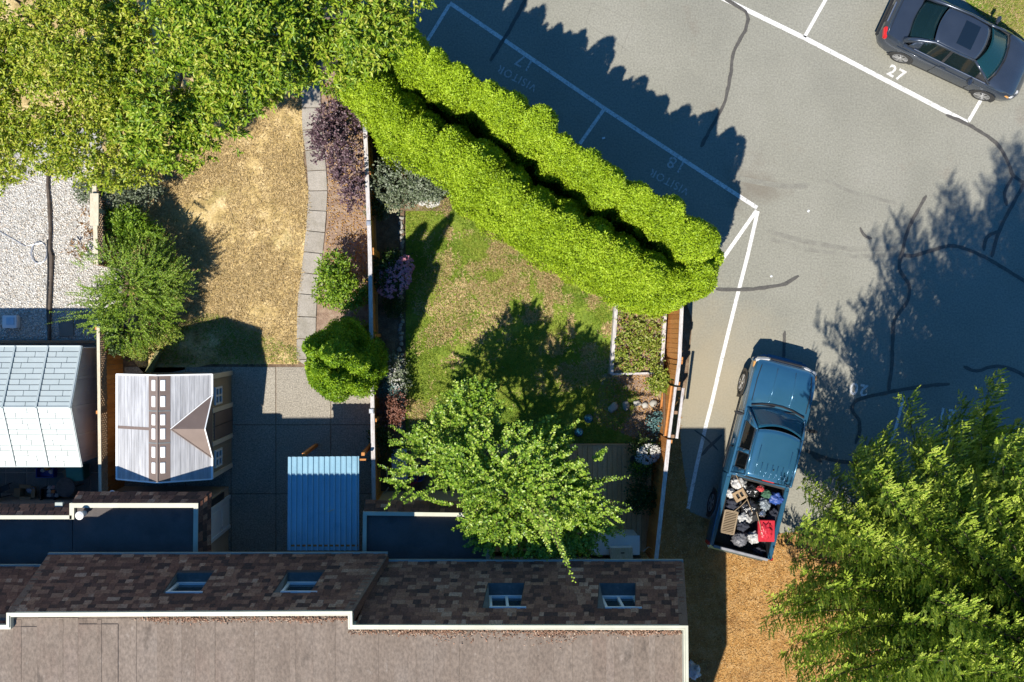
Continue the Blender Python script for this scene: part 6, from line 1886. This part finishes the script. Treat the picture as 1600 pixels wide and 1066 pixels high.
tag(MB().bar(G(252, 549, .12), G(235, 582, .12), .16, .24).build('mossy_timber', M('mossy_timber', [(0.13, 0.15, 0.05), (0.24, 0.22, 0.11)], scale=6, rough=1, bump=.5), None, a), 'mossy angled timber at the corner of the dry lawn by the taupe shed', 'timber')
MBp = MB().box((0, 0, .9), (.10, .10, 1.8)).box((0, 0, 1.83), (.24, .9, .06))
o = MBp.build('pale_post', m_cap_cream, None, (0, 0, 0)); o.location = G(188, 340); tag(o, 'wide pale board capping a post beside the gravel and the pale grey shrub', 'post')

# yard behind the white shed
def cbox(name, label, px, py, z, w, d, h, rz, mat_in):
    t = thing(name, label, 'box', P(px, py, z), rz, local=True)
    wl = MB()
    for s in (-1, 1):
        wl.box((s * w / 2, 0, h / 2), (.012, d, h)); wl.box((0, s * d / 2, h / 2), (w, .012, h))
    wl.build('box_side', m_card, t)
    MB().box((0, 0, .02), (w - .02, d - .02, .03)).build('box_base', m_card, t)
    for s in (-1, 1):
        MB().box((s * (w / 2 + .07), 0, h + .03), (.16, d, .012), rot=Matrix.Rotation(-s * .5, 3, 'Y')).build('flap', m_card, t)
        MB().box((0, s * (d / 2 + .06), h + .03), (w, .14, .012), rot=Matrix.Rotation(s * .5, 3, 'X')).build('flap', m_card, t)
    return t
cbox('cardboard_box', 'open cardboard box with blue contents in the yard behind the white shed', 48, 767, 0, .34, .26, .32, -.05, None)
lump('blue_bundle', 'pale blue plastic bundle inside the open cardboard box', 'bundle', 48, 766, .26, (.14, .10, .09), M('pale_blue_plastic', [(0.20, 0.26, 0.36), (0.32, 0.38, 0.48)], rough=.4), 41)
db = thing('dark_bin', 'square black bin full of mixed litter beside the cardboard box', 'bin', P(86, 770, 0), -.05, local=True)
mb = MB()
for s in (-1, 1):
    mb.box((s * .2, 0, .25), (.02, .42, .5)); mb.box((0, s * .2, .25), (.38, .02, .5))
mb.build('bin_side', m_black, db)
MB().box((0, 0, .3), (.37, .37, .02)).build('bin_base', m_black, db)
for i in range(9):
    lump('litter', ['crumpled white paper at the left of the black bin', 'pale pink wrapper in the middle of the black bin', 'grey rag at the lower edge of the black bin', 'white cup lying in the black bin', 'orange packet in the top of the black bin', 'dark film in the corner of the black bin', 'white carton at the right of the black bin', 'small grey lump in the black bin', 'white tissue at the top of the black bin'][i], 'litter', 77 + (i % 3) * 6, 762 + (i // 3) * 6, .48, (.07, .06, .05), [m_bag_white, M('pink_paper', [(0.5, 0.28, 0.26), (.55, .35, .32)]), m_bag_grey, m_bag_white, M('orange_paper', [(.45, .16, .05), (.5, .2, .07)]), m_denim, m_bag_white, m_bag_grey, m_bag_white][i], 50 + i, random.random(), .5, 2.5)
rtb = thing('round_table', 'round dark grey table with a worn top near the lattice fence', 'table', P(117, 756, 0), 0, local=True)
MB().lathe((0, 0, .60), [(.27, 0), (.29, .01), (.29, .035), (.27, .05)], 32).build('tabletop', M('worn_grey', [(0.07, 0.065, 0.06), (0.12, 0.11, 0.10)], scale=6, rough=.8, stains=[((.045, .04, .04), 5, .5, .65, .7)]), rtb)
for k in range(3):
    a = k * 2.1
    MB().tube([(.2 * math.cos(a), .2 * math.sin(a), .6), (.26 * math.cos(a), .26 * math.sin(a), 0)], .018, 7).build('leg', m_black, rtb)
tb_ = thing('teal_bin', 'teal green plastic bin tucked under the corner of the white shed', 'bin', P(129, 735, 0), .1, local=True)
m_teal = M('teal_plastic', [(0.015, 0.15, 0.12), (0.025, 0.20, 0.16)], rough=.4)
MB().box((0, 0, .26), (.42, .40, .52), taper=1.12).build('tub', m_teal, tb_, bevel=.03)
MB().box((0, 0, .54), (.50, .48, .04)).build('lid', m_teal, tb_, bevel=.015)
bb = thing('blue_crate', 'dark blue crate holding orange and white toys behind the white shed', 'crate', P(76, 735, 0), 0, local=True)
m_bluep = M('blue_plastic', [(0.02, 0.035, 0.22), (0.03, 0.05, 0.30)], rough=.4)
mb = MB()
for s in (-1, 1):
    mb.box((s * .25, 0, .13), (.02, .36, .26)); mb.box((0, s * .17, .13), (.48, .02, .26))
mb.build('crate_side', m_bluep, bb)
MB().box((0, 0, .02), (.48, .33, .02)).build('crate_base', m_bluep, bb)
lump('orange_ball', 'round orange toy in the blue crate', 'toy', 74, 731, .26, (.09, .09, .09), M('orange_plastic', [(.5, .2, .03), (.55, .24, .05)], rough=.4), 60, 0, .05)
lump('white_toy', 'white toy at the left end of the blue crate', 'toy', 67, 735, .24, (.08, .06, .06), m_bag_white, 61, 0, .3)
lump('white_toy', 'white and blue toy at the right end of the blue crate', 'toy', 80, 737, .24, (.07, .07, .05), m_bag_white, 62, 0, .3)
cs = MB().box((0, 0, 0), (.34, .24, .02), rz=.5).build('cardboard_sheet', m_card, None, (0, 0, 0)); cs.location = P(108, 738, .2); cs.rotation_euler = (.2, .15, 0)
tag(cs, 'flat piece of tan cardboard leaning beside the teal bin', 'cardboard')
# covered barbecue at the far left
bq = thing('barbecue', 'black barbecue with a handle at the far left edge of the yard', 'barbecue', P(4, 764, 0), 0, local=True)
MB().box((0, 0, .75), (.6, .42, .3)).build('firebox', m_black, bq, bevel=.08, seg=3)
for sx in (-1, 1):
    for sy in (-1, 1):
        MB().tube([(sx * .24, sy * .15, .6), (sx * .27, sy * .18, 0)], .016, 6).build('leg', m_black, bq)
MB().bar((.28, .08, .72), (.56, .2, .72), .16, .03).build('side_shelf', m_black, bq)
MB().tube([(-.2, -.24, .86), (.2, -.24, .86)], .014, 6).build('handle', m_steel, bq)
lump('blue_rag', 'light blue rag between the barbecue and the cardboard box', 'rag', 28, 768, .1, (.12, .1, .07), M('blue_rag', [(.08, .18, .28), (.14, .26, .36)], rough=.9), 63, 0, .4)

# green lawn: globes and boulders
m_globe = glass('blue_globe', (0.02, 0.10, 0.17), .05, .04)
for px, py, lb in ((918, 653, 'blue glass garden globe on the lawn further from the deck'), (903, 674, 'blue glass garden globe on the lawn nearest the deck')):
    t = thing('garden_globe', lb, 'garden globe', P(px, py, 0), 0, 'glass garden globes', True)
    MB().lathe((0, 0, .10), [(.02, 0), (.09, .03), (.13, .09), (.14, .15), (.12, .22), (.07, .27), (.015, .285)], 20).build('globe', m_globe, t, smooth=True)
    MB().lathe((0, 0, 0), [(.07, 0), (.06, .05), (.04, .10)], 14).build('stand', m_black, t)
for i, (px, py, lb, sz) in enumerate(((958, 637, 'pale grey boulder at the left end of the row by the gate', .2), (978, 634, 'pale grey boulder second from the left in the row by the gate', .17), (996, 630, 'grey boulder in the middle of the row by the gate', .15), (1008, 633, 'small grey boulder second from the fence in the row by the gate', .13), (1021, 630, 'grey boulder beside the gate at the right end of the row', .16))):
    o = link('boulder', blob_mesh('boulder', m_edge_stone, (sz, sz * .75, sz * .55), 70 + i, .25, 1.4, 2), None, P(px, py, .06), (0, 0, random.random() * 3))
    tag(o, lb, 'boulder', 'boulders in a row by the gate')
# potted plants by the fence
m_pot = M('dark_pot', [(0.03, 0.04, 0.03), (0.05, 0.06, 0.045)], rough=.6)
m_pot2 = M('clay_pot', [(0.20, 0.09, 0.05), (0.26, 0.13, 0.08)], rough=.85)
def potted(label, px, py, r, h, mat, leafm, n, per, L, W, flowers=None, z0=0.0, seed=80, rr=None):
    c = G(px, py, z0)
    t = thing('potted_plant', label, 'potted plant', c)
    MB().lathe(c, [(r * .7, 0), (r, h), (r * 1.1, h), (r * 1.1, h + .03), (r * .92, h + .03), (r * .9, h - .02)], 18).build('pot', mat, t, smooth=False)
    rr = rr or r * 1.5
    p, d = blob_points([(c.x, c.y, c.z + h + rr * .6, rr, rr, rr * .8)], n, .05, seed, .35)
    np_mesh('foliage', rosettes((p, d), per, L, W, .1), 4, leafm, t, polys=LEAF)
    if flowers:
        p, d = blob_points([(c.x, c.y, c.z + h + rr * .6, rr * 1.05, rr * 1.05, rr * .85)], flowers[1], .05, seed + 1, .05)
        pp = np.repeat(p, 6, 0); dd = rnd_dirs(len(pp)); dd[:, 2] = np.abs(dd[:, 2]) * .5
        np_mesh('flowers', leaf_cards(pp, dd, flowers[2], flowers[2] * .7), 4, flowers[0], t, polys=LEAF)
    return t
potted('white flowering plant in a dark pot on the deck corner by the fence', 1001, 697, .17, .30, m_pot, f_dark, 90, 8, .07, .04, (f_white, 150, .055), .28, 81, .28)
potted('small leafy plant in a round dark pot on the deck below the white flowers', 988, 715, .16, .28, m_pot, f_fresh, 40, 7, .07, .035, None, .28, 82, .16)
potted('dark trailing plant in a pot on the deck against the fence', 1001, 728, .14, .28, m_pot, f_dark, 70, 8, .08, .04, None, .28, 83, .22)
potted('blue green succulent plant in a clay pot beside the gate end of the deck', 1011, 660, .12, .22, m_pot2, f_blue, 60, 8, .10, .035, None, .02, 84, .2)
potted('broad dark green bushy plant low on the deck near the house', 1000, 772, .2, .25, m_pot, f_dark, 150, 8, .09, .045, None, .28, 85, .36)
# storage cabinet against the house with a box on it
cabn = thing('storage_cabinet', 'white storage cabinet against the house wall at the end of the deck', 'cabinet', G(952, 838, .28), 0, local=True)
MB().box((0, 0, .43), (1.36, .52, .86)).build('case', m_white_metal, cabn, bevel=.01)
MB().box((0, .01, .875), (1.40, .56, .03)).build('cabinet_top', m_frame, cabn, bevel=.008)
for x in (-.34, .34):
    d_ = MB().box((x, .265, .43), (.64, .02, .78)).build('door', m_frame, cabn, bevel=.006)
    MB().tube([(x * .3, .285, .5), (x * .3, .285, .62)], .012, 6).build('handle', m_steel, d_)
bx = thing('white_box', 'small white box with cream lid and dark slot on the storage cabinet', 'box', P(969, 862, 1.22), .02, local=True)
MB().box((0, 0, .14), (.60, .34, .28)).build('case', m_white_metal, bx, bevel=.015)
lid_ = MB().box((0, 0, .295), (.62, .36, .03)).build('lid', m_cap_cream, bx, bevel=.008)
MB().box((.02, .04, .312), (.1, .035, .008)).build('slot', m_black, lid_)
tag(MB().tube([G(1002 - 8, 846, 1.17), G(1000, 838, 1.3), G(1006, 842, 1.17)], .012, 6).build('bent_hose', m_steel, None, G(1000, 842)), 'short grey bent hose at the right end of the storage cabinet', 'hose')
# by the floodlights under the round-leaved tree
wt = thing('plastic_bench', 'pale lilac plastic bench half hidden beside the round leaved tree', 'bench', G(626, 722), .03, local=True)
m_lil = M('lilac_plastic', [(0.34, 0.31, 0.44), (0.42, 0.39, 0.50)], rough=.5)
MB().box((0, 0, .44), (.46, .9, .04)).build('seat', m_lil, wt, bevel=.012)
for sy in (-1, 1):
    for sx in (-1, 1): MB().box((sx * .19, sy * .38, .21), (.05, .05, .42)).build('leg', m_lil, wt)
rbk = thing('red_bucket', 'red bucket on the ground under the edge of the round leaved tree', 'bucket', G(645, 745), 0, local=True)
MB().lathe((0, 0, 0), [(.13, 0), (.17, .3), (.185, .3), (.185, .32), (.16, .32), (.13, .04)], 18).build('bucket', m_red, rbk)
MB().tube([(.18 * math.cos(a), .02, .3 + .12 * math.sin(a)) for a in [k * math.pi / 8 for k in range(9)]], .006, 5).build('handle', m_steel, rbk)
bbk = thing('blue_bucket', 'blue bucket beside the red bucket under the round leaved tree', 'bucket', G(655, 742), 0, local=True)
MB().lathe((0, 0, 0), [(.12, 0), (.15, .27), (.165, .27), (.165, .29), (.14, .29), (.12, .04)], 18).build('bucket', m_bluep, bbk)
MB().tube([(.15 * math.cos(a), .02, .27 + .1 * math.sin(a)) for a in [k * math.pi / 8 for k in range(9)]], .006, 5).build('handle', m_steel, bbk)
for i, (p0, p1, lb) in enumerate((((600, 772), (607, 762), 'thin pale cane leaning low beside the floodlights'), ((604, 735), (606, 755), 'short pale stake lying in the shade of the cedar fence'))):
    tag(MB().tube([P(*p0, .3), P(*p1, .35)], .02, 6).build('cane', m_cap_cream, None, P(*p0, .3)), lb, 'cane')
# crumpled sack by the house wall on the wood chips
lump('cement_sack', 'torn white and dark sack lying on the wood chips beside the house', 'sack', 1081, 1048, .15, (.26, .3, .17), M('torn_sack', [(0.03, 0.035, 0.04), (0.34, 0.37, 0.40), (0.5, 0.52, 0.54)], scale=3, rough=.6, bump=.6, bscale=10), 90, .6, .3, 1.8)
for i, (px, py, w, h, rz, lb) in enumerate(((943, 216, .09, .05, .3, 'small white scrap of paper on the shaded bay 18'), (1263, 330, .07, .05, .8, 'tiny pale leaf on the asphalt near the bay corner'), (1205, 432, .06, .05, .2, 'tiny pale leaf on the asphalt beside the crack seal near the hedge end'))):
    o = MB().box((0, 0, .004), (w, h, .006)).build('paper_scrap', m_frame, None, (0, 0, 0)); o.location = G(px, py, .008); o.rotation_euler = (0, 0, rz)
    tag(o, lb, 'litter')
